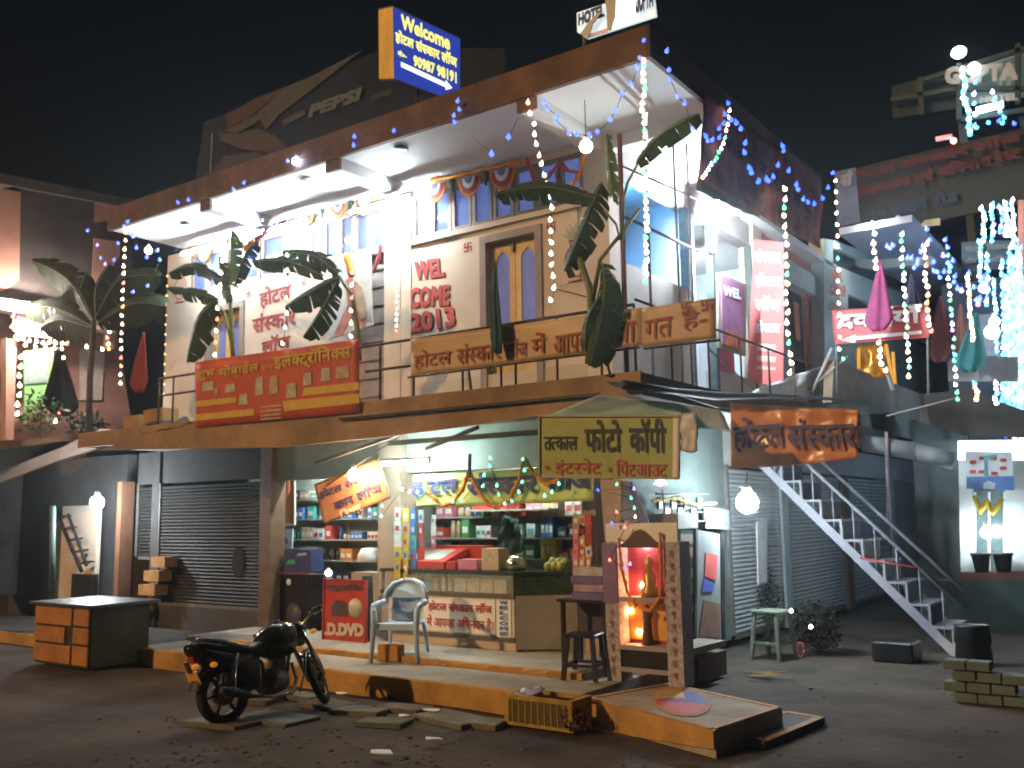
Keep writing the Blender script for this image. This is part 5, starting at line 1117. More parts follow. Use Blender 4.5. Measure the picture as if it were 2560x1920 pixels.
# ================================================================== METAL STAIR
sr2 = thing('metal_stair', 'pale metal outdoor stair with pipe handrails climbing left to the side balcony', 'stair', (-2.7, 14, 0))
lav = M('lavender_steel', (.30,.31,.36), .5, .2, 5, .1, 20)
A0 = W(2395,1640,1,14.0); A1 = W(1918,1173,1,14.0); A1 = A0+(A1-A0)*1.12
dv_ = A1-A0; N = 10
for y in (0, .95):
    B().bar(A0+Vector((0,y,0)), A1+Vector((0,y,0)), .05, .12).build('stringer', lav, sr2)
    H0 = W(2375,1490,1,14.0); H1 = W(2020,1163,1,14.0); H1 = H0+(H1-H0)*1.2
    B().tube([H0+Vector((0,y,0)), H1+Vector((0,y,0))], .026, 6).build('handrail', lav, sr2)
    M0 = H0*.5+A0*.5+Vector((0,y,.1)); 
    if y: B().tube([M0, M0+(H1-H0)], .016, 5).build('midrail', lav, sr2)
    for i in range(N):
        f = (i+.5)/N; a = A0+dv_*f+Vector((0,y,.05)); hz = H0.z+(H1.z-H0.z)*((a.x-H0.x)/(H1.x-H0.x))
        if y == 0: B().tube([a, Vector((a.x, a.y, hz))], .011, 5).build('baluster', lav, sr2)
for i in range(N):
    a = A0+dv_*((i+.15)/N); nx_ = A0+dv_*((i+1.15)/N); z = nx_.z+.04
    B().box(nx_.x, a.x+.02, 14.0-.02, 14.97, z-.03, z).build('tread', lav, sr2)
    B().box(a.x-.01, a.x+.02, 14.0-.02, 14.04, a.z, z-.03).build('riser_post', lav, sr2)
    B().box(a.x-.005, a.x+.005, 14.04, 14.95, a.z+.02, z-.032).build('riser_sheet', M('dark_riser', (.05,.06,.085), .7, .4, 4), sr2)
B().tube([W(2150,1395,1,13.95), W(2295,1420,1,13.95)], .012, 5).build('red_rod', M('emblem_red'), sr2)
# plants and dark objects by the stair
bush('potted_bush', 'green leafy bush between the stool and the side shutters', tuple(W(1895,1590,2,0)), .42, M('bush_green', (.012,.04,.012), .98, .5, 6), 2200, leaf_s=.028, sq=1.4)
bush('dry_bush', 'brownish dry bush under the metal stair', tuple(W(2045,1635,2,0)), .34, M('bush_brown', (.010,.008,.005), .98, .5, 6), 1300, leaf_s=.035, sq=1.1)
for i, (px, py) in enumerate([(1978,1527),(2027,1567)]):
    bulb('festoon_bulb', ['small bright bulb glowing in the bush right of the green stool','lower small bright bulb glowing beside the dry bush'][i], W(px,py,1,12.4), .022, MT(30,(1,.9,.7)))
rz = thing('red_wire_loop', 'small red oval wire loop hanging by the dry bush', 'loop', W(2002,1625,1,12.3)); B().tube([W(2002+9*math.cos(t_),1625+18*math.sin(t_),1,12.3) for t_ in [i*.5236 for i in range(13)]], .012, 5).build('loop', M('dim_red', (.35,.05,.04), .6), rz)
dm = tag(B().box(-3.5,-3.0,12.8,13.3,0,.25).build('dark_bench', M('dark_metal_sheet', (.03,.03,.035), .3, .3, 3, metal=.5), bevel=.02), 'low dark metal box in the shade before the dry bush', 'box')
tag(B().lathe(W(2425,1668,2,0)+Vector((0,.3,0)), [(.20,0),(.22,.05),(.20,.25),(.22,.27),(.20,.45),(.21,.47)], 18).build('dark_drum', M('dark_drum', (.02,.02,.022), .5, .3, 4)), 'dark round drum at the foot of the metal stair', 'drum')
rib = thing('ribbon_heap', 'tangle of green and red ribbon lying on the dark road', 'ribbons', W(1925,1690,2,.02))
for i in range(9):
    c = W(1925+random.uniform(-50,50), 1688+random.uniform(-9,9), 2, .02); a = random.uniform(-.5,.5)
    B().bar(c-Vector((math.cos(a),math.sin(a),0))*.16, c+Vector((math.cos(a),math.sin(a),.1))*.16, .03, .006).build('ribbon', M('ribbon_%s' % ['green','red','yellow'][i % 3], [(.03,.22,.12),(.35,.05,.05),(.35,.3,.05)][i % 3], .4), rib)
# block pile: each block its own piece
bk_ = thing('block_pile', 'low pile of grey blocks laid in courses at the lower right', 'blocks', W(2445,1745,2,0))
g0 = W(2385,1752,2,0); blm = M('grey_block', (.11,.15,.15), .9, .3, 4, .5, 25)
for r_ in range(4):
    for i in range(3):
        x = g0.x+i*.225-(.09 if r_ % 2 else 0)+random.uniform(-.01,.01); z = r_*.105
        if r_ == 3 and i == 2: continue
        mt = Matrix.Translation(Vector((x+.1, g0.y+.12+random.uniform(-.015,.015), z+.05-.02))) @ Matrix.Rotation(random.uniform(-.04,.04), 4, 'Z')
        B().mbox(mt, -.105,.105,-.09,.09,-.045,.045).build('block', blm, bk_, bevel=.006)
# ================================================================== RIGHT NEIGHBOUR ROW
R2 = thing('right_building', 'pale upper storey of the next building with dark strip windows and lit ceiling', 'building', (-5.5, 22, 0))
pc = M('pale_cyan_paint', (.55,.64,.60), .85, .1, 2)
poly('corner_post', pc, R2, [(2062,1000),(2090,1000),(2082,600),(2060,596)], 0, -5.30, .3)
poly('top_beam', pc, R2, [(2083,618),(2330,735),(2330,700),(2190,640),(2083,600)], 0, -5.34, .3)
poly('strip_window', M('dark_window', (.035,.06,.055), .15, .4, 3), R2, [(2083,660),(2320,760),(2330,738),(2180,668),(2083,622)], 0, -5.42, .1)
poly('middle_beam', M('pale_cream_paint', (.52,.53,.47), .85, .12, 2), R2, [(2083,800),(2120,800),(2120,735),(2330,830),(2330,765),(2083,660)], 0, -5.36, .2)
poly('dark_window', M('dark_window'), R2, [(2122,775),(2330,870),(2330,832),(2122,738)], 0, -5.45, .1)
poly('lower_wall', M('drab_wall'), R2, [(2083,1010),(2340,1010),(2340,860),(2083,780)], 0, -5.5, .1)
b = B(); b.box(-5.3, -3.9, 19.0, 27, 7.42, 7.56); b.build('canopy', M('lavender_ceiling', (.42,.42,.52), .85, .15, 1.5), R2)
poly('balcony_wall', M('khaki_wall', (.28,.20,.13), .85, .35, 2), R2, [(2080,1005),(2340,1062),(2340,1000),(2200,945),(2085,900)], 0, -4.6, .15)
poly('ceiling_edge', M('pale_cream_paint'), R2, [(2090,655),(2180,672),(2330,660),(2330,640),(2180,650),(2090,640)], 1, 20.5, .2)
cp = thing('wel_come_poster', 'torn pink orange WEL COME lettering on the pale post of the next building', 'poster', W(2095,740,0,-5.2))
for s, bl, br, tl in (('WEL',(2074,700),(2106,706),(2076,672)), ('COME',(2072,738),(2114,744),(2072,708)), ('2013',(2074,776),(2116,796),(2074,750))): letterpx(cp, s, bl, br, tl, 0, -5.24, M('salmon_letters', (.62,.24,.17), .7), .1)
tube_light('glaring tube light under the canopy of the next building', W(2205,580,0,-4.6), (0,1,.0), 1.3, mt=MT(1000), r=.03)
bulb('cfl_lamp', 'glaring square lamp beside the tube light of the next building', W(2246,562,0,-4.4), .11, MT(500))
# medicine sign with arrow
ms = fb('medicine_sign', 'red board with white Hindi medicine lettering and a long white arrow', 'sign', ((2088,860),(2322,842),(2320,762),(2082,778)), 15.5, M('signal_red', (.50,.06,.06), .5, .15, 3, .0), .04, 1, M('emblem_red'))
letterpx(ms, 'दवाईयाँ', (2094,826),(2308,812),(2092,776), 1, 15.45, whitep, .028)
poly('arrow', whitep, ms, [(2102,850),(2138,836),(2138,841),(2304,826),(2304,834),(2138,851),(2138,858)], 1, 15.45, .01)
for i in (2090, 2318): B().tube([W(i,800,1,15.55), W(i+3,985,1,15.55)], .02, 5).build('post', M('grey_pole'), ms)
B().tube([W(2080,870,1,15.6), W(2028,985,1,15.6)], .03, 5, None).build('stay', M('pale_pipe'), ms); B().tube([W(2120,890,1,15.6), W(2020,975,1,15.6)], .012, 5).build('stay', M('pale_pipe'), ms)
# gold tinsel and pennants
gt = thing('gold_tinsel', 'sparkling gold tinsel sheet on the balcony behind the medicine sign', 'decoration', W(2240,915,1,18))
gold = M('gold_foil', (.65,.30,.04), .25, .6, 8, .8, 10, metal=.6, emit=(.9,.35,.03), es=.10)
cloth('foil', gold, gt, [W(2140,925,1,18), W(2215,945,1,18), W(2215,858,1,18), W(2140,865,1,18)], 14, 8, .15, 3)
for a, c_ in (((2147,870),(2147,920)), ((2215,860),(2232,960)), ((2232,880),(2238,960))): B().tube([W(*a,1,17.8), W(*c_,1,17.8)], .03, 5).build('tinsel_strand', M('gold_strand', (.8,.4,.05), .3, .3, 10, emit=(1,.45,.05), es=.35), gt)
B().tube([W(2198,868,1,16.5), W(2232,975,1,16.5)], .04, 5).build('pale_pole', M('pale_pipe'), gt)
drape('cloth_pennant', 'long magenta pennant hanging across the medicine sign', 'pennant', [(2200,655),(2196,828)], .42, 1, 15.0, M('magenta_cloth', (.28,.03,.12), .7, .35, 8), 3)
drape('cloth_pennant', 'dark bluish pennant above the middle of the medicine sign', 'pennant', [(2278,685),(2282,768)], .25, 1, 15.8, M('dusk_cloth', (.05,.05,.08), .8, .3, 8), 4)
drape('cloth_pennant', 'dark maroon pennant right of the medicine sign', 'pennant', [(2352,740),(2352,905)], .42, 1, 16, M('maroon_cloth', (.12,.03,.04), .8, .3, 8), 5)
drape('cloth_pennant', 'thin brown red pennant between maroon and teal pennants', 'pennant', [(2402,760),(2400,900)], .28, 1, 16, M('brown_red_cloth', (.16,.06,.05), .8, .3, 8), 6)
drape('cloth_pennant', 'teal pennant hanging over the blank grey board at the right', 'pennant', [(2440,780),(2425,930)], .46, 1, 15.9, M('teal_drape', (.02,.14,.15), .7, .3, 8), 7)
fb('blank_board', 'blank grey board fixed below the light curtain at the right', 'board', ((2370,952),(2545,954),(2545,892),(2372,886)), 16.5, M('blank_grey', (.32,.30,.30), .7, .12, 2), .05, 1)
# upper storeys beyond, right edge
fbld = thing('far_building', 'dim grey building beyond at the right edge behind the light curtain', 'building', (-2.5, 24, 0))
B().box(-4.4, 2.5, 24, 30, 3.0, 7.2).build('wall', M('dim_grey_wall', (.16,.17,.19), .85, .3, .8), fbld)
for i in range(3): 
    wn = B().box(-3.9+i*1.0, -3.2+i*1.0, 23.93, 23.99, 5.2, 6.4).build('window', M('dim_window_frame', (.20,.20,.20), .6), fbld)
    B().box(-3.85+i*1.0, -3.25+i*1.0, 23.9, 23.93, 5.25, 6.35).build('pane', M('dim_lit_pane', (.3,.33,.38), .3, .4, 3, emit=(.55,.62,.75), es=.16), wn)
poly('awning', M('old_awning', (.20,.17,.15), .85, .35, 1.5), fbld, [(2300,1085),(2600,1095),(2600,1040),(2420,975),(2300,985)], 1, 19, .2)
poly('awning', M('dim_teal_awning', (.09,.12,.12), .85, .3, 1.5), fbld, [(2140,1075),(2420,1120),(2420,1090),(2140,1010)], 1, 18.2, .1)
sp = fb('salmon_pillar', 'narrow salmon pillar among the light strings at the right edge', 'pillar', ((2545,700),(2560,700),(2560,500),(2545,500)), 21, M('salmon_wall'), .3, 1)
for i, (px, py) in enumerate([(2486,804),(2480,830),(2522,580),(2460,720)]): bulb('far_lamp', ['upper bright lamp behind the light strings at the right','lower larger bright lamp behind the light strings at the right','bright lamp among the upper light curtain','soft lamp below the far canopy'][i], W(px,py,1,20), .10 if i != 1 else .14, MT(7))
# far lit shop
fs_ = thing('lit_shop', 'small brightly lit shop at the right edge with white walls and dark paned door', 'shop', (-3.5, 17, 0))
ysx = 17.0
poly('glow_ceiling', M('shop_glow_white', (.8,.85,.85), .6, .05, 2, emit=(.75,.92,.95), es=4), fs_, [(2395,1150),(2600,1150),(2600,1100),(2395,1102)], 1, ysx+.3, .1)  # panel glows by itself, standing in for light on the ceiling
poly('wall', M('shop_white', (.70,.76,.74), .7, .1, 2), fs_, [(2402,1440),(2436,1440),(2430,1150),(2396,1150)], 1, ysx+.1, .1); poly('wall', M('shop_white'), fs_, [(2512,1440),(2620,1440),(2620,1150),(2512,1150)], 1, ysx+.15, .1)
poly('door_panes', M('dark_pane', (.12,.17,.17), .15, .4, 5), fs_, [(2434,1440),(2514,1440),(2514,1225),(2430,1225)], 1, ysx+.35, .05)
for px in (2434, 2470, 2508): poly('door_frame', M('shop_white'), fs_, [(px,1440),(px+6,1440),(px+6,1230),(px,1230)], 1, ysx+.3, .04)
poly('floor_edge', M('dark_red_floor', (.14,.06,.045), .8, .3, 3), fs_, [(2395,1452),(2620,1452),(2620,1430),(2395,1432)], 1, ysx-.2, 2)
poly('base_wall', M('dark_teal_base', (.05,.075,.07), .85, .35, 2), fs_, [(2300,1640),(2620,1640),(2620,1450),(2300,1452)], 1, ysx-.25, .3)
poly('side_wall', M('dark_side', (.08,.10,.10), .85, .3, 1.5), fs_, [(2300,1455),(2400,1450),(2398,1100),(2280,1100)], 1, ysx+.6, .1)
bs = fb('shop_sign', 'glossy white and blue hanging shop sign with red print at the right edge', 'sign', ((2416,1222),(2535,1226),(2530,1130),(2412,1128)), ysx-.1, M('sign_white_lit', (.7,.75,.8), .5, .25, 4), .04, 1)
poly('blue_band', GM['blue'], bs, [(2416,1222),(2535,1226),(2534,1190),(2416,1192)], 1, ysx-.11, .004); poly('pale_logo', M('sign_white_lit'), bs, [(2458,1222),(2486,1223),(2488,1208),(2472,1202),(2458,1208)], 1, ysx-.12, .004)
for x, y in ((2424,1160),(2448,1150),(2424,1184),(2446,1184),(2476,1150),(2500,1155),(2478,1188),(2500,1175)): poly('red_print', GM['red'], bs, [(x,y),(x+16,y),(x+16,y-9),(x,y-9)], 1, ysx-.115, .004)
poly('teal_swirl', GM['teal'], bs, [(2460,1190),(2468,1190),(2468,1150),(2490,1142),(2490,1136),(2460,1140)], 1, ysx-.118, .004)
og2 = thing('door_garland', 'orange flower garland over the dark paned door of the far shop', 'garland', W(2470,1260,1,ysx))
garland(og2, [W(2436,1240,1,ysx), W(2450,1280,1,ysx), W(2468,1250,1,ysx), W(2482,1285,1,ysx), W(2505,1245,1,ysx)], .05, ylo)
bulb('globe_bulb', 'glaring white bulb hanging in the doorway of the far shop', W(2468,1331,1,ysx-.1), .095, MT(90), W(2468,1290,1,ysx-.1))
for i, px in enumerate((2455, 2510)):
    tag(B().lathe(W(px,1432,1,ysx-.1), [(.10,0),(.14,.27),(.155,.27),(.155,.31),(.02,.30)], 12).build('flower_pot', M('dark_pot', (.05,.05,.05), .6, .3, 5)), ['left dark flower pot on the ledge of the far shop','right dark flower pot on the ledge of the far shop'][i], 'pot')
poly('notice', whitep, fs_, [(2544,1250),(2600,1250),(2600,1180),(2545,1185)], 1, ysx+.12, .01)
# white canvas rolls at eaves (right)
for i, (a, c_) in enumerate([((2160,1108),(2285,1128)), ((2290,1130),(2385,1152))]):
    t = thing('rolled_awning', ['left length of rolled pale awning under the eaves at the right','right shiny length of rolled awning next to the lit shop'][i], 'awning', W(*a,1,16.2))
    B().tube([W(*a,1,16.2), W(*c_,1,16.2)], .14, 10).build('roll', M('pale_canvas', (.20,.22,.22), .5, .25, 3, .3, 12), t); B().tube([W(*a,1,16.2)+Vector((-.02,0,0)), W(*a,1,16.2)+Vector((.02,0,0))], .15, 10).build('end_ring', M('rail_steel'), t)
tag(B().tube([W(2212,1600,1,13.9) if False else W(2216,1080,1,16), W(2222,1330,1,16)], .03, 6).build('thin_post', M('mauve_post', (.32,.26,.28), .6)), 'thin mauve post before the ribbed shutter', 'post')
tag(B().tube([W(2216,1040,1,16), W(2390,995,1,16)], .012, 4).build('overhead_wire', M('pale_pipe')), 'thin pale wire stretched below the blank grey board', 'wire')
# dark hoardings on the next roof
nb = thing('dark_hoarding', 'huge unlit hoarding with faint red Hindi lettering above the next building', 'billboard', (-4, 24, 9))
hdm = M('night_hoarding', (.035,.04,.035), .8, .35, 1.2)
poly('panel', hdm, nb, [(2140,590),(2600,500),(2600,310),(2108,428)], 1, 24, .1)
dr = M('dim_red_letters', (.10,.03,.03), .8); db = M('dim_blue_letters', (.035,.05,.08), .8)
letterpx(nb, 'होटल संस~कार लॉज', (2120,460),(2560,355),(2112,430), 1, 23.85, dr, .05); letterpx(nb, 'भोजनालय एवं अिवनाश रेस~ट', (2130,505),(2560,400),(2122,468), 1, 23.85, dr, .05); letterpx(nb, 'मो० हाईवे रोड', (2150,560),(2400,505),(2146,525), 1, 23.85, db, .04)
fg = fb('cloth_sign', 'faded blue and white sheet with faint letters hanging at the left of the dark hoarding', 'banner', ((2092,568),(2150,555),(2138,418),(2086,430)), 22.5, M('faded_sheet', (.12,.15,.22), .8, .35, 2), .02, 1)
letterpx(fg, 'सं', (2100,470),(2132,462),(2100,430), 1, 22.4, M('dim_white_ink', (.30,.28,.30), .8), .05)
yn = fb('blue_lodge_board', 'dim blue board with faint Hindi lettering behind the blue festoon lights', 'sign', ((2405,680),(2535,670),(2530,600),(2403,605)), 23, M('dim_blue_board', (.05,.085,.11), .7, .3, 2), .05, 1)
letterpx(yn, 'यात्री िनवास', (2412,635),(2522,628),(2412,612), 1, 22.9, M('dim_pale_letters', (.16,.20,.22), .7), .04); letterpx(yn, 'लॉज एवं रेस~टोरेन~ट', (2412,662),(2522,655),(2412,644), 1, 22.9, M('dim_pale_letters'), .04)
tag(poly('amber_sign', M('amber_box_dim', (.55,.42,.22), .6, .2, 3, emit=(.6,.42,.22), es=.4), None, [(2300,565),(2348,560),(2348,545),(2312,550)], 1, 20, .1), 'small amber box sign glowing above the far canopy', 'sign')
# lit tower billboard
tw = thing('tower_billboard', 'high steel-framed billboard at the upper right lit by lamps, with cropped white lettering', 'billboard', (-5, 34, 13))
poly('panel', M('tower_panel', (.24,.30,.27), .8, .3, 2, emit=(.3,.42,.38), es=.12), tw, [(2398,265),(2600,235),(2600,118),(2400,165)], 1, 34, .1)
poly('panel', M('tower_dim', (.035,.055,.05), .8, .4, 3), tw, [(2232,296),(2395,270),(2395,175),(2228,215)], 1, 34, .1)
fr_m = M('steel_frame_dark', (.03,.06,.055), .6, .3, 6)
for a, c_ in (((2228,250),(2395,222)), ((2305,288),(2300,195)), ((2310,200),(2600,110)), ((2398,300),(2398,160)), ((2400,222),(2600,222)), ((2405,300),(2600,270)), ((2545,260),(2545,110))): B().bar(W(*a,1,33.7), W(*c_,1,33.7), .16, .16).build('frame_bar', fr_m, tw)
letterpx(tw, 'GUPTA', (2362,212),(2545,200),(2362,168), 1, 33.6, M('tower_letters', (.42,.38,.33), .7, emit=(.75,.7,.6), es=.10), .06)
letterpx(tw, 'HOTEL', (2450,258),(2545,250),(2450,240), 1, 33.6, M('tower_letters'), .05)
poly('flood_light', MT(6), tw, [(2440,285),(2508,268),(2508,252),(2440,268)], 1, 33.4, .05)
B().ball(W(2435,172,1,33.3), .22, MT(4)).build('small_lamp', None, tw)
B().ball(W(2397,131,1,33.5), .2, MT(14), 12, 8, (1.2,1,1)).build('top_lamp', None, tw)
for px in (2405, 2560): B().bar(W(px,290,1,34), Vector((W(px,290,1,34).x,34,3)), .25, .25).build('leg', fr_m, tw)
rd = thing('red_neon', 'short glowing red tube beside a red bulb above the dark hoarding', 'light', W(2370,345,1,23)); B().tube([W(2340,348,1,23), W(2380,340,1,23)], .06, 6).build('tube', MT(.7,(1,.05,.08)), rd); B().ball(W(2384,352,1,23), .07, MT(8,(1,.25,.15))).build('bulb', None, rd)
# ================================================================== STRING LIGHTS
def bulbmat(c):
    P_ = {'w':((1,.80,.55),9), 'p':((1,.45,.30),6), 'r':((1,.12,.08),4), 'b':((.03,.10,1.0),3.4), 'c':((.06,.45,1.0),5), 'g':((.10,.9,.45),3), 'o':((1,.40,.06),3), 'k':((.60,.88,1),10), 'v':((.35,.15,1.0),4), 't':((.10,1.0,.75),5)}
    col, es = P_[c]; return M('led_'+c, (.5,.5,.5), .4, emit=col, es=es, samp='NONE')
BM = {}
def bmesh_for(c, r):
    k = (c, round(r, 3))
    if k not in BM: BM[k] = B().lathe((0,0,0), [(.001,r*1.7),(r*.55,r*.7),(r,-.1*r),(r*.7,-r*.8),(.001,-r*1.1)], 6, bulbmat(c)).mesh('bulb')
    return BM[k]
def lights(label, pts, ax=1, val=8.4, pat='w', r=.022, n=None, wire=True, grp=None):
    """pts picture points; if n given, n bulbs spread along the polyline, else one bulb per point"""
    r *= 1.15
    P = [W(*p, ax, val) for p in pts]
    if n:
        Ls = [(P[i+1]-P[i]).length for i in range(len(P)-1)]; T = sum(Ls); Q = []
        for k in range(n):
            s = T*k/(n-1); i = 0
            while i < len(Ls)-1 and s > Ls[i]: s -= Ls[i]; i += 1
            Q.append(P[i].lerp(P[i+1], min(1, s/Ls[i])))
    else: Q = P
    t = thing('light_string', label, 'lights', P[0], group=grp); rnd = random.Random(len(label)*7+int(pts[0][0]))
    if wire: B().tube([p+Vector((0,.01,.0)) for p in P], .004, 4, None, False).build('cable', wire_m, t)
    for i, q in enumerate(Q):
        o = bpy.data.objects.new('bulb', bmesh_for(pat[i % len(pat)] if len(pat) > 1 else pat, r)); COL.objects.link(o); o.parent = t
        j = Vector((rnd.uniform(-1,1), 0, rnd.uniform(-1,1)))*(r*.5 if n else 0)
        o.location = q+j-P[0]; o.rotation_euler = (rnd.uniform(-.5,.5), rnd.uniform(-.5,.5), 0)
    return t
lights('long warm light string hanging from the left end of the canopy', [(315,562),(309,680),(304,830),(301,958)], pat='wwpwwwwrwwowwpwwrowwp', n=20, val=8.6)
lights('faint tiny amber string down the left edge of the hotel wall', [(418,690),(413,860),(410,985)], val=9.9, pat='o', r=.014, n=13)
lights('warm string in front of the left banana plant', [(564,596),(556,640),(546,740),(536,885)], pat='wwwwwpwrwr', n=11, val=8.3)
lights('white string hanging before the painted hotel name', [(719,566),(718,640),(716,790),(707,857)], pat='kkkwwwkkw', n=9, val=8.4, r=.02)
lights('warm string hanging before the leaning painting', [(886,520),(883,620),(880,700),(878,842)], pat='kwppwpwrww', n=11, val=8.4, r=.02)
lights('small bulb string down the white middle pier', [(989,643),(993,730),(990,828)], val=9.85, pat='wwpgwkrwwgwkwr', r=.016, n=14)
lights('warm string from the canopy across the window row beside the painted door', [(1320,258),(1332,300),(1345,370),(1352,400),(1364,448),(1377,500),(1377,560),(1379,640),(1386,720),(1378,750)], pat='pwwwwpwwwwwpwww', n=19)
lights('brightest long string from the canopy corner to the balcony', [(1609,150),(1606,190),(1612,230),(1606,255),(1612,320),(1614,450),(1616,600),(1614,705)], val=8.35, pat='pgwwgwpwwwgpwww', n=32, r=.024)
lights('short slanting string on the dark red banner', [(1824,275),(1816,330),(1803,375),(1780,410),(1757,443)], 0, -4.0, 'wwwwgwkggckk', .018, 14)
lights('white string hanging from the dark red banner down past the red name strip', [(1964,474),(1962,530),(1966,640),(1968,800),(1978,905),(1975,932)], 0, -3.9, 'wwgwwww', .026, 20)
lights('thin string along the pale post of the next building', [(2090,452),(2090,520),(2094,640),(2096,740),(2100,890),(2107,898)], 1, 14.5, 'wwwkwpwgw', .022, 17)
lights('warm string falling behind the magenta pennant', [(2182,563),(2186,606),(2191,650),(2187,669)], 1, 14.5, 'wwwwp', .032, 6)
lights('continuation of warm string below the medicine sign', [(2198,856),(2200,880),(2204,905),(2212,925)], 1, 14.5, 'pwww', .03, 5)
lights('white green string crossing the middle of the medicine sign', [(2256,585),(2254,640),(2260,700),(2262,760),(2270,860),(2274,940)], 1, 14.6, 'kgwkgwkw', .028, 19)
lights('orange white string at the right end of the medicine sign', [(2316,608),(2312,640),(2316,700),(2320,760),(2326,830)], 1, 14.8, 'pwprwwwpo', .030, 13)
lights('mixed string right of the medicine sign', [(2368,640),(2372,700),(2378,780),(2384,870),(2392,1000)], 1, 15.5, 'gcgkwwggckvg', .026, 20)
lights('dense warm string beside the far pale awning', [(2420,690),(2424,740),(2426,790),(2432,850)], 1, 15.5, 'kwpwgwopw', .026, 20)
lights('warm short string with red bulb under the blank board', [(2436,960),(2440,975),(2442,995)], 1, 15.5, 'crwow', .03, 5)
lights('pale blue string right of the dense warm string', [(2484,700),(2488,780),(2492,880)], 1, 16, 'ckccvck', .026, 20)
lights('pale blue string under the right part of the blank board', [(2492,960),(2490,990),(2488,1005)], 1, 16, 'kwck', .03, 5)
nn = 0
for i, (x, y0, y1, n_) in enumerate([(2456,522,600,9),(2478,508,600,10),(2500,515,580,8),(2514,505,585,10),(2530,500,620,14),(2518,690,1080,44),(2532,640,1090,52),(2545,600,1095,56),(2556,560,1090,56),(2540,620,1090,48)]):
    lights('%s string of the light curtain at the right edge, %s' % ('short' if i < 5 else 'long', ['outermost on the left','next to the outermost','third and faintest','fourth near the bright lamp','fifth by the salmon pillar','first long one from the left','second long one from the left','fourth long one','at the picture edge','third long one from the left'][i]), [(x,y0),(x+4,(y0+y1)/2),(x+2,y1)], 1, 19+.3*i, ['kckkcw','ckgccv','cvcb','kcwck','wckc','ckcckvc','cckcbck','ccvck','kccbc','cbckc'][i], .036, n_, grp=None)
for i, (x, y0, y1, n_) in enumerate([(2448,600,700,12),(2466,640,760,14),(2504,650,1000,36),(2512,700,1090,40),(2524,620,1070,46),(2550,620,1100,50)]):
    lights('%s extra cyan string of the light curtain %s' % (['short','short','long','long','long','long'][i], ['at its upper left','above the far lamps','left of the long ones','between the first long ones','through its middle','close to the picture edge'][i]), [(x,y0),(x+5,(y0+y1)/2),(x+1,y1)], 1, 18.6+.2*i, ['ckc','kcb','cckbc','ckcb','kccc','cckcw'][i], .032, n_)
def cv(l, x0, y0, s): return [(x0+a*s, y0+b_*s) for a, b_ in l]
lights('blue festoon down from the canopy corner to the corner pillar', cv([(1100,270),(1070,385),(1050,450),(1010,565),(950,625),(905,740),(870,800),(785,880),(735,905),(645,897),(595,890),(515,812),(520,780),(455,725),(430,680)],1200,0,.3737), val=8.45, pat='b', r=.024)
lights('blue festoon sweeping from the canopy corner to the dark red banner', cv([(1250,340),(1265,465),(1270,530),(1320,640),(1368,690),(1425,855),(1510,910),(1525,940),(1555,935),(1600,920),(1600,860),(1630,825),(1640,765),(1660,690)],1200,0,.3737), 0, -3.95, 'b', .022)
lights('blue festoon zigzagging over the dark red banner', cv([(1680,800),(1715,820),(1745,860),(1775,955),(1770,1020),(1800,1120),(1815,1155),(1860,1215)],1200,0,.3737)+cv([(45,960),(95,1020),(145,1005),(160,1015),(190,990),(220,915),(250,790),(255,820),(290,950),(340,1040),(350,1070),(385,1135),(415,1155),(455,1165),(510,1130),(545,1060),(575,965)],1860,60,.3857), 0, -3.9, 'b', .026)
lights('blue festoon around the left end of the canopy', cv([(505,405),(715,380),(735,355),(765,440),(785,505),(905,520),(845,560),(920,575),(850,725),(765,760)],0,400,.434), val=8.4, pat='b', r=.024)
lights('violet blue festoon on the pink pillar of the neighbour building', cv([(560,490),(580,565),(605,600),(655,575),(680,480)],0,400,.434), val=8.5, pat='vbvbb', r=.02)
lights('blue bulbs along the left canopy edge', cv([(1025,245),(1085,230),(1325,295),(1345,170),(1405,130),(1430,320)],0,400,.434), val=8.38, pat='b', r=.022)
lights('blue bulbs along the middle of the canopy edge', cv([(840,1058),(1275,955),(1280,900),(1540,860),(1940,805),(1935,760),(1970,720),(1960,665)],400,0,.3797), val=8.36, pat='b', r=.022)
lights('blue bulbs on a wire cross below the canopy ceiling', [(1271,342),(1299,284),(1163,323),(1229,385)], val=8.9, pat='b', r=.03)
lights('blue bulbs scattered over the middle windows', [(690,560),(640,575),(655,550),(787,630),(855,615)], val=9.3, pat='b', r=.018, wire=False)
lights('dense blue festoon under the canopy of the next building', cv([(740,480),(770,500),(800,470),(950,600),(990,600),(1060,620),(1020,700),(1050,660),(1110,480),(1090,540),(1180,410),(1150,300),(1220,640),(1225,735),(1260,745),(1330,740),(1285,800)],2040,500,.2411), 1, 16, 'b', .034)
lights('blue festoon stepping down to the far pale awning', cv([(1340,410),(1365,490),(1320,575),(1420,625),(1390,690),(1440,790),(1430,850),(1470,915),(1510,940),(1585,760),(1640,900),(1735,800),(1690,1050),(1700,1020),(1680,1080),(1665,1035)],2040,500,.2411), 1, 16.2, 'bbvbcbbbvbbb', .034)
lights('warm row of bulbs along the top beam of the neighbour balcony', cv([(130,280),(130,360),(145,420),(120,460),(150,490),(155,560),(180,580),(230,580),(290,600),(360,605),(425,620),(485,615),(545,620),(615,625),(660,630)],0,700,.2532), 0, XL+.75, 'wrwpwwwwpwwpwpr', .034)
lights('second warm row of bulbs just below the neighbour balcony row', cv([(250,640),(350,660),(450,665),(535,675),(610,680),(625,765)],0,700,.2532), 0, XL+.8, 'wwpwpw', .032)
lights('warm string down the left post of the neighbour balcony', cv([(205,760),(203,855),(190,945),(195,1040),(190,1135),(172,1230),(168,1320)],0,700,.2532), 0, XL+.85, 'w', .038)
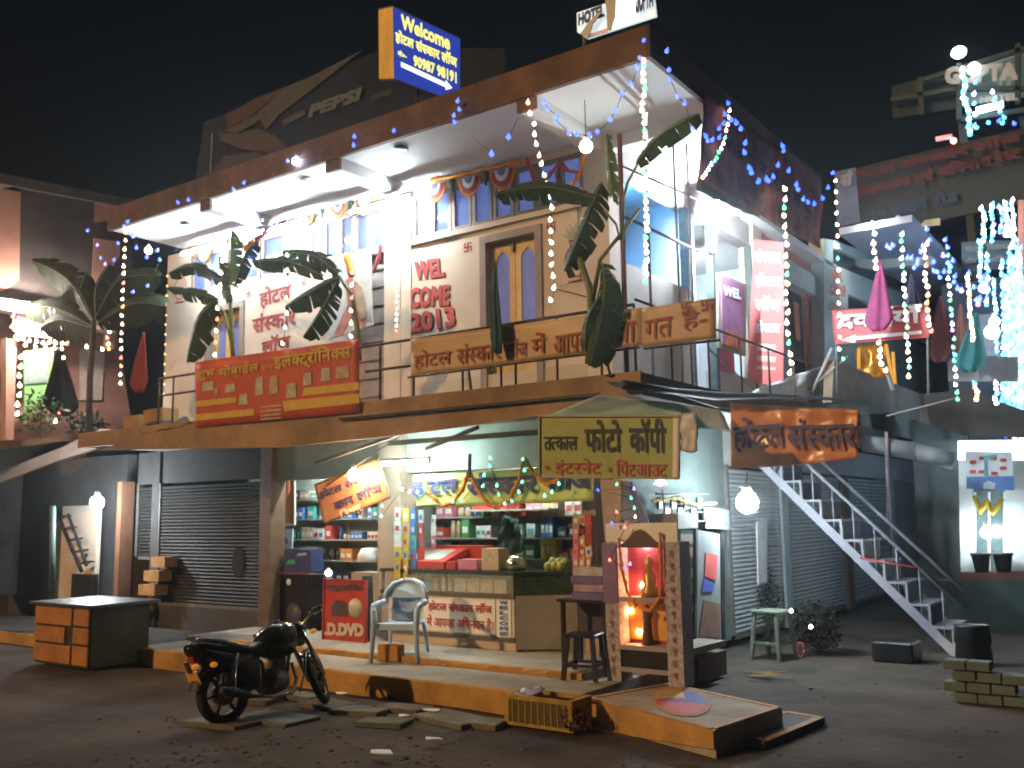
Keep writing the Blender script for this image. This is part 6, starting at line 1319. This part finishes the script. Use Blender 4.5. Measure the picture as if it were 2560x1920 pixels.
lights('warm bulbs right of the glowing pink board', cv([(560,340),(620,335),(690,360),(740,370),(590,415),(590,475)],0,700,.2532), 0, XL+.8, 'w', .036)
lights('warm bulbs framing the dark right half of the neighbour balcony', cv([(860,395),(915,415),(1040,430),(1075,435),(1080,510),(1060,570),(1070,630),(1075,680),(1010,685),(915,665),(855,660)],0,700,.2532), 0, XL+.8, 'ppwowrwowww', .032)
lights('single bulb low on the neighbour balcony beside the plants', [(138,1053),(146,1033)], 0, XL+.8, 'wr', .034)
lights('green fairy lights over the pale green hotel banner', cv([(110,355),(128,400),(178,412),(232,415),(275,380),(275,360),(352,243),(372,243),(475,480),(537,475),(690,298),(683,373),(780,370),(793,433),(735,180),(730,237),(835,497),(885,478),(932,415),(955,345),(970,265),(958,188),(1110,440),(1160,415),(1208,358)],960,1080,.3617), val=9.35, pat='tgtt', r=.016)
lights('green fairy lights at the left of the tan pillar', [(955,1265),(953,1290),(1003,1222),(1000,1175),(1030,1140)], val=9.3, pat='t', r=.015)
lights('colour fairy lights on the boards beside the shrine', [(1542,1211),(1585,1222),(1495,1225),(1578,1245),(1586,1270),(1542,1280),(1530,1308),(1588,1292),(1562,1318),(1524,1400),(1562,1420),(1575,1410)], val=8.7, pat='gvbggrbprrbv', r=.014)
lights('upright cyan string on the tower billboard frame', [(2403,172),(2410,200),(2408,240),(2420,265),(2425,290),(2422,335)], 1, 33, 'wckcckcckc', .07, 20)
lights('cyan bulbs along the foot of the tower billboard', [(2436,205),(2436,262),(2440,330),(2446,310),(2470,305),(2492,302),(2515,308),(2480,226),(2510,312),(2535,310)], 1, 33, 'ckckcccb', .06, 16)
# ================================================================== TINY FLOOR DETAIL
pb = B()
for i in range(260):
    px = random.choice([random.uniform(100,2500), random.gauss(1000,260), random.gauss(500,150)]); py = random.uniform(1700 if px > 1900 else 1780,1918); p = W(px,py,2,0); p.z = .03*mnoise.noise(Vector((p.x*.5, p.y*.5, 0)))+.012*mnoise.noise(Vector((p.x*2.2, p.y*2.2, 3)))-.02
    pb.ball(p, random.uniform(.006,.028), None, 5, 3, (1.2,1,.6))
tag(pb.build('gravel', M('pebble', (.12,.10,.085), .9, .4, 9)), 'loose gravel and grit scattered over the dirt road', 'gravel', kind='stuff')
# ================================================================== MOTORCYCLE (local: x forward, y left, z up)
def motorcycle():
    Rr = W(548,1815,2,0); Fr = W(806,1762,2,0)
    hd_ = (Fr-Rr); ang = math.atan2(hd_.y, hd_.x); wb_ = 1.25
    rot = Matrix.Rotation(ang, 4, 'Z') @ Matrix.Rotation(math.radians(-9), 4, 'X') @ Matrix.Scale(.90, 4)
    t = thing('motorcycle', 'black motorcycle leaning on its side stand with front wheel turned', 'motorcycle', (Rr.x+hd_.x*.05, Rr.y+hd_.y*.05, 0), rot)
    tyre = M('tyre_rubber', (.022,.022,.022), .85, .3, 10, .4, 60); blk = M('bike_black', (.012,.014,.016), .18, .2, 4); dull = M('bike_dull', (.035,.035,.035), .6, .3, 8); chrome = M('bike_chrome', (.55,.58,.6), .2, .1, 6, metal=1); eng = M('engine_alloy', (.16,.16,.165), .45, .35, 12, metal=.6)
    amber = M('amber_lens', (.85,.32,.02), .3, .1, 6, emit=(1,.35,.02), es=.25); seatm = M('seat_vinyl', (.03,.045,.045), .38, .25, 8, .15, 80)
    def part(b, name, m, par=t): return b.build(name, m, par, True)
    def wheel(c, steer=None, wd=.115, R=.31):
        X = steer or Matrix.Identity(4)
        c = Vector(c); pr = []
        tyb = B(); n_ = 32
        ring = [(R-.075, wd*.40), (R-.04, wd*.5), (R-.012, wd*.36), (R, 0), (R-.012, -wd*.36), (R-.04, -wd*.5), (R-.075, -wd*.40)]
        vs = []; 
        for i in range(n_):
            a = 2*math.pi*i/n_
            for r_, y in ring: vs.append(c+Vector((r_*math.cos(a), y, r_*math.sin(a))))
        k = len(ring); fs = [(i*k+j, i*k+(j+1) % k, ((i+1) % n_)*k+(j+1) % k, ((i+1) % n_)*k+j) for i in range(n_) for j in range(k)]
        tyb.add(vs, fs, None, True); tyb.xf(X)
        wh = part(tyb, 'wheel', tyre)
        rm = B(); vs = []; rr = [(R-.078, wd*.34), (R-.10, wd*.3), (R-.10, -wd*.3), (R-.078, -wd*.34)]
        for i in range(n_):
            a = 2*math.pi*i/n_
            for r_, y in rr: vs.append(c+Vector((r_*math.cos(a), y, r_*math.sin(a))))
        rm.add(vs, [(i*4+j, i*4+(j+1) % 4, ((i+1) % n_)*4+(j+1) % 4, ((i+1) % n_)*4+j) for i in range(n_) for j in range(4)], None, True)
        for i in range(6):
            a = i*math.pi/3; rm.bar(c+Vector((.04*math.cos(a),0,.04*math.sin(a))), c+Vector(((R-.095)*math.cos(a+.1),0,(R-.095)*math.sin(a+.1))), .025, .035, None, (0,1,0))
        rm.lathe(c, [(.055,-.06),(.06,-.03),(.06,.03),(.055,.06)], 14, None, Matrix.Rotation(math.pi/2,3,'X')); rm.xf(X)
        part(rm, 'rim', M('rim_grey', (.04,.04,.042), .5, .2, 8, metal=.3), wh)
        return wh
    wheel((0,0,.31))
    piv = Vector((wb_-.16,0,.62)); raxis = Vector((-.42,0,.9)).normalized()
    ST = Matrix.Translation(piv) @ Matrix.Rotation(math.radians(44), 4, raxis) @ Matrix.Translation(-piv)
    wheel((wb_,0,.31), ST, .085)
    ft = Vector((wb_-.28,0,.83)); ax_ = Vector((wb_,0,.31))
    for s in (-1,1): part(B().tube([ax_+Vector((0,s*.085,0)), ax_.lerp(ft,.5)+Vector((0,s*.085,0)), ft+Vector((0,s*.085,0))], [.03,.027,.02], 8).xf(ST), 'fork', chrome)
    fd = B(); vs = []; n_ = 14
    for i in range(n_+1):
        a = math.radians(20+i*8.5)
        for y, dr in ((-.065,-.03),(-.045,0),(.045,0),(.065,-.03)): vs.append(ax_+Vector(((.345+dr)*math.cos(a), y, (.345+dr)*math.sin(a))))
    fd.add(vs, [(i*4+j, i*4+j+1, (i+1)*4+j+1, (i+1)*4+j) for i in range(n_) for j in range(3)], None, True).xf(ST)
    part(fd, 'front_fender', blk)
    hl = B().lathe(ft+Vector((.11,0,-.05)), [(.02,-.10),(.07,-.07),(.095,0),(.09,.03),(.02,.045)], 14, None, Matrix.Rotation(math.radians(80),3,'Y')).xf(ST)
    part(hl, 'headlight', M('lamp_glass', (.35,.38,.4), .1, .1, 6, metal=.3))
    part(B().ball(ft+Vector((.06,0,.03)), .13, None, 12, 8, (.9,1.0,.85)).xf(ST), 'headlight_cowl', blk)
    part(B().tube([ft+Vector((-.16,-.36,.13)), ft+Vector((-.08,-.30,.14)), ft+Vector((0,-.12,.06)), ft+Vector((0,.12,.06)), ft+Vector((-.08,.30,.14)), ft+Vector((-.16,.36,.13))], .012, 6).xf(ST), 'handlebar', chrome)
    for s in (-1,1):
        part(B().tube([ft+Vector((-.09,s*.29,.14)), ft+Vector((-.18,s*.40,.13))], .019, 8).xf(ST), 'grip', dull)
        part(B().tube([ft+Vector((0,s*.27,.11)), ft+Vector((.02,s*.40,.11))], .008, 5).xf(ST), 'lever', chrome)
        mr = part(B().ball(ft+Vector((-.03,s*.33,.17)), .04, None, 12, 6, (.3,1.2,.75)).xf(ST), 'mirror', blk)
        part(B().tube([ft+Vector((-.04,s*.22,.12)), ft+Vector((-.03,s*.30,.15))], .006, 5).xf(ST), 'mirror_stem', chrome, mr)
        part(B().ball(ft+Vector((.06,s*.19,-.06)), .038, None, 8, 6, (1.2,1,.8)).xf(ST), 'indicator', amber)
        part(B().ball(Vector((-.20,s*.17,.62)), .036, None, 8, 6, (1.2,1,.8)), 'indicator', amber)
        part(B().tube([Vector((-.02,s*.13,.36)), Vector((.12,s*.13,.70))], [.032,.026], 8), 'shock_absorber', eng)
        part(B().tube([Vector((.46,s*.16,.30)), Vector((.47,s*.27,.29))], .014, 6), 'footpeg', dull)
    # tank: lofted body
    def loft(name, secs, m, par=t, n_=12):
        b = B(); vs = []
        for x, w_, z0, z1 in secs:
            for k in range(n_):
                a = 2*math.pi*k/n_; ca, sa = math.cos(a), math.sin(a)
                vs.append((x, w_*math.copysign(abs(ca)**.75, ca), (z0+z1)/2+(z1-z0)/2*math.copysign(abs(sa)**.8, sa)))
        fs = [(i*n_+k, i*n_+(k+1) % n_, (i+1)*n_+(k+1) % n_, (i+1)*n_+k) for i in range(len(secs)-1) for k in range(n_)]+[list(range(n_-1,-1,-1)), [(len(secs)-1)*n_+k for k in range(n_)]]
        b.add(vs, fs, None, True); return part(b, name, m, par)
    tk = loft('fuel_tank', [(.44,.07,.66,.80),(.52,.13,.62,.89),(.62,.17,.58,.955),(.74,.185,.56,.985),(.86,.165,.60,.975),(.96,.10,.68,.93),(1.0,.03,.76,.88)], blk)
    part(B().lathe((.74,0,.98), [(.04,0),(.04,.018),(.01,.02)], 12), 'tank_cap', chrome, tk)
    loft('seat', [(-.30,.06,.86,.90),(-.22,.12,.80,.915),(-.06,.14,.76,.90),(.12,.14,.71,.84),(.30,.13,.68,.785),(.46,.10,.69,.80),(.54,.05,.72,.82)], seatm)
    loft('tail_cowl', [(-.40,.05,.76,.85),(-.30,.11,.67,.86),(-.14,.14,.58,.80),(.10,.14,.50,.74),(.30,.13,.48,.72),(.44,.07,.52,.70)], blk)
    loft('side_cover', [(.08,.13,.38,.62),(.22,.165,.33,.66),(.38,.16,.33,.64),(.48,.09,.40,.6)], dull)
    loft('engine', [(.44,.08,.28,.42),(.52,.15,.22,.50),(.64,.17,.21,.50),(.76,.13,.24,.46),(.82,.06,.28,.40)], eng)
    b = B()
    for i in range(7): b.box(.60+.014*i, .76+.014*i, -.105, .105, .46+i*.028, .472+i*.028)
    b.box(.64,.78,-.07,.07,.45,.64); part(b, 'cylinder_fins', eng)
    part(B().lathe((.60,-.17,.34), [(.10,0),(.10,-.02),(.06,-.035),(.01,-.037)], 14, None, Matrix.Rotation(math.pi/2,3,'X')), 'engine_cover', eng)
    part(B().tube([(.86,-.06,.52),(.88,-.10,.34),(.78,-.15,.20),(.50,-.17,.20),(.20,-.18,.24)], .02, 8), 'exhaust_pipe', chrome)
    part(B().tube([(.24,-.18,.24),(.15,-.19,.27),(-.10,-.21,.34),(-.16,-.21,.36)], [.025,.045,.05,.04], 10), 'muffler', dull)
    for s in (-1,1): part(B().bar((0,s*.10,.31), (.46,s*.09,.34), .03, .05), 'swingarm', dull)
    part(B().box(.05,.42,.11,.13,.27,.40), 'chain_guard', dull)
    part(B().tube([(.90,0,.88),(.88,0,.60),(.80,0,.28),(.50,0,.22)], .022, 6), 'frame_tube', dull); part(B().tube([(.95,0,.84),(.45,0,.66),(-.28,0,.72)], .022, 6), 'frame_tube', dull)
    rf = B(); vs = []
    for i in range(12):
        a = math.radians(70+i*9)
        for y, dr in ((-.085,-.03),(-.06,0),(.06,0),(.085,-.03)): vs.append(Vector(((.375+dr)*math.cos(a), y, .31+(.375+dr)*math.sin(a))))
    rf.add(vs, [(i*4+j, i*4+j+1, (i+1)*4+j+1, (i+1)*4+j) for i in range(11) for j in range(3)], None, True); part(rf, 'rear_fender', dull)
    part(B().lathe((0,0,.31), [(.02,-.09),(.11,-.07),(.12,.0),(.11,.07),(.02,.09)], 16, None, Matrix.Rotation(math.pi/2,3,'X')), 'hub_drum', eng)
    part(B().box(-.36,-.28,-.055,.055,.66,.73), 'tail_light', M('tail_red', (.35,.02,.02), .25))
    pm = Matrix.Translation((-.33,0,.50)) @ Matrix.Rotation(math.radians(-22),4,'Y')
    part(B().mbox(pm, -.005,.005,-.10,.10,-.06,.08), 'number_plate', M('plate_yellow', (.75,.42,.08), .35, .1, 6))
    part(B().mbox(pm, -.02,.0,-.03,.03,.08,.2), 'plate_bracket', dull)
    part(B().tube([(-.08,.14,.80),(-.26,.13,.84),(-.33,.0,.86),(-.26,-.13,.84),(-.08,-.14,.80)], .013, 6), 'grab_rail', dull)
    part(B().tube([(.40,.12,.26),(.34,.24,.06)], .013, 6), 'side_stand', dull)
    part(B().tube([(.05,-.20,.60),(.0,-.22,.30),(.30,-.24,.25),(.34,-.2,.55)], .009, 5), 'saree_guard', chrome)
    part(B().tube([(.93,-.24,.62),(.86,-.28,.40),(.80,-.24,.20)], .012, 6), 'leg_guard', chrome)
    t.location.z = .0
motorcycle()
# ================================================================== HAZE ADDED FOR LAMP GLARE HALOS
hz = B().box(-81, 61, -26, 91, -1.3, 22).build('haze'); hm = bpy.data.materials.new('lamp_halo_haze'); hm.use_nodes = True; ht = hm.node_tree
ht.nodes.remove(ht.nodes['Principled BSDF']); pv = ht.nodes.new('ShaderNodeVolumePrincipled'); pv.inputs['Density'].default_value = .0015; pv.inputs['Color'].default_value = (.85,.9,.95,1); pv.inputs['Anisotropy'].default_value = .84
ht.links.new(pv.outputs[0], ht.nodes['Material Output'].inputs['Volume']); hz.data.materials.clear(); hz.data.materials.append(hm); tag(hz, kind='stuff', label='thin haze volume added over the street to give the lamps halos', cat='haze')
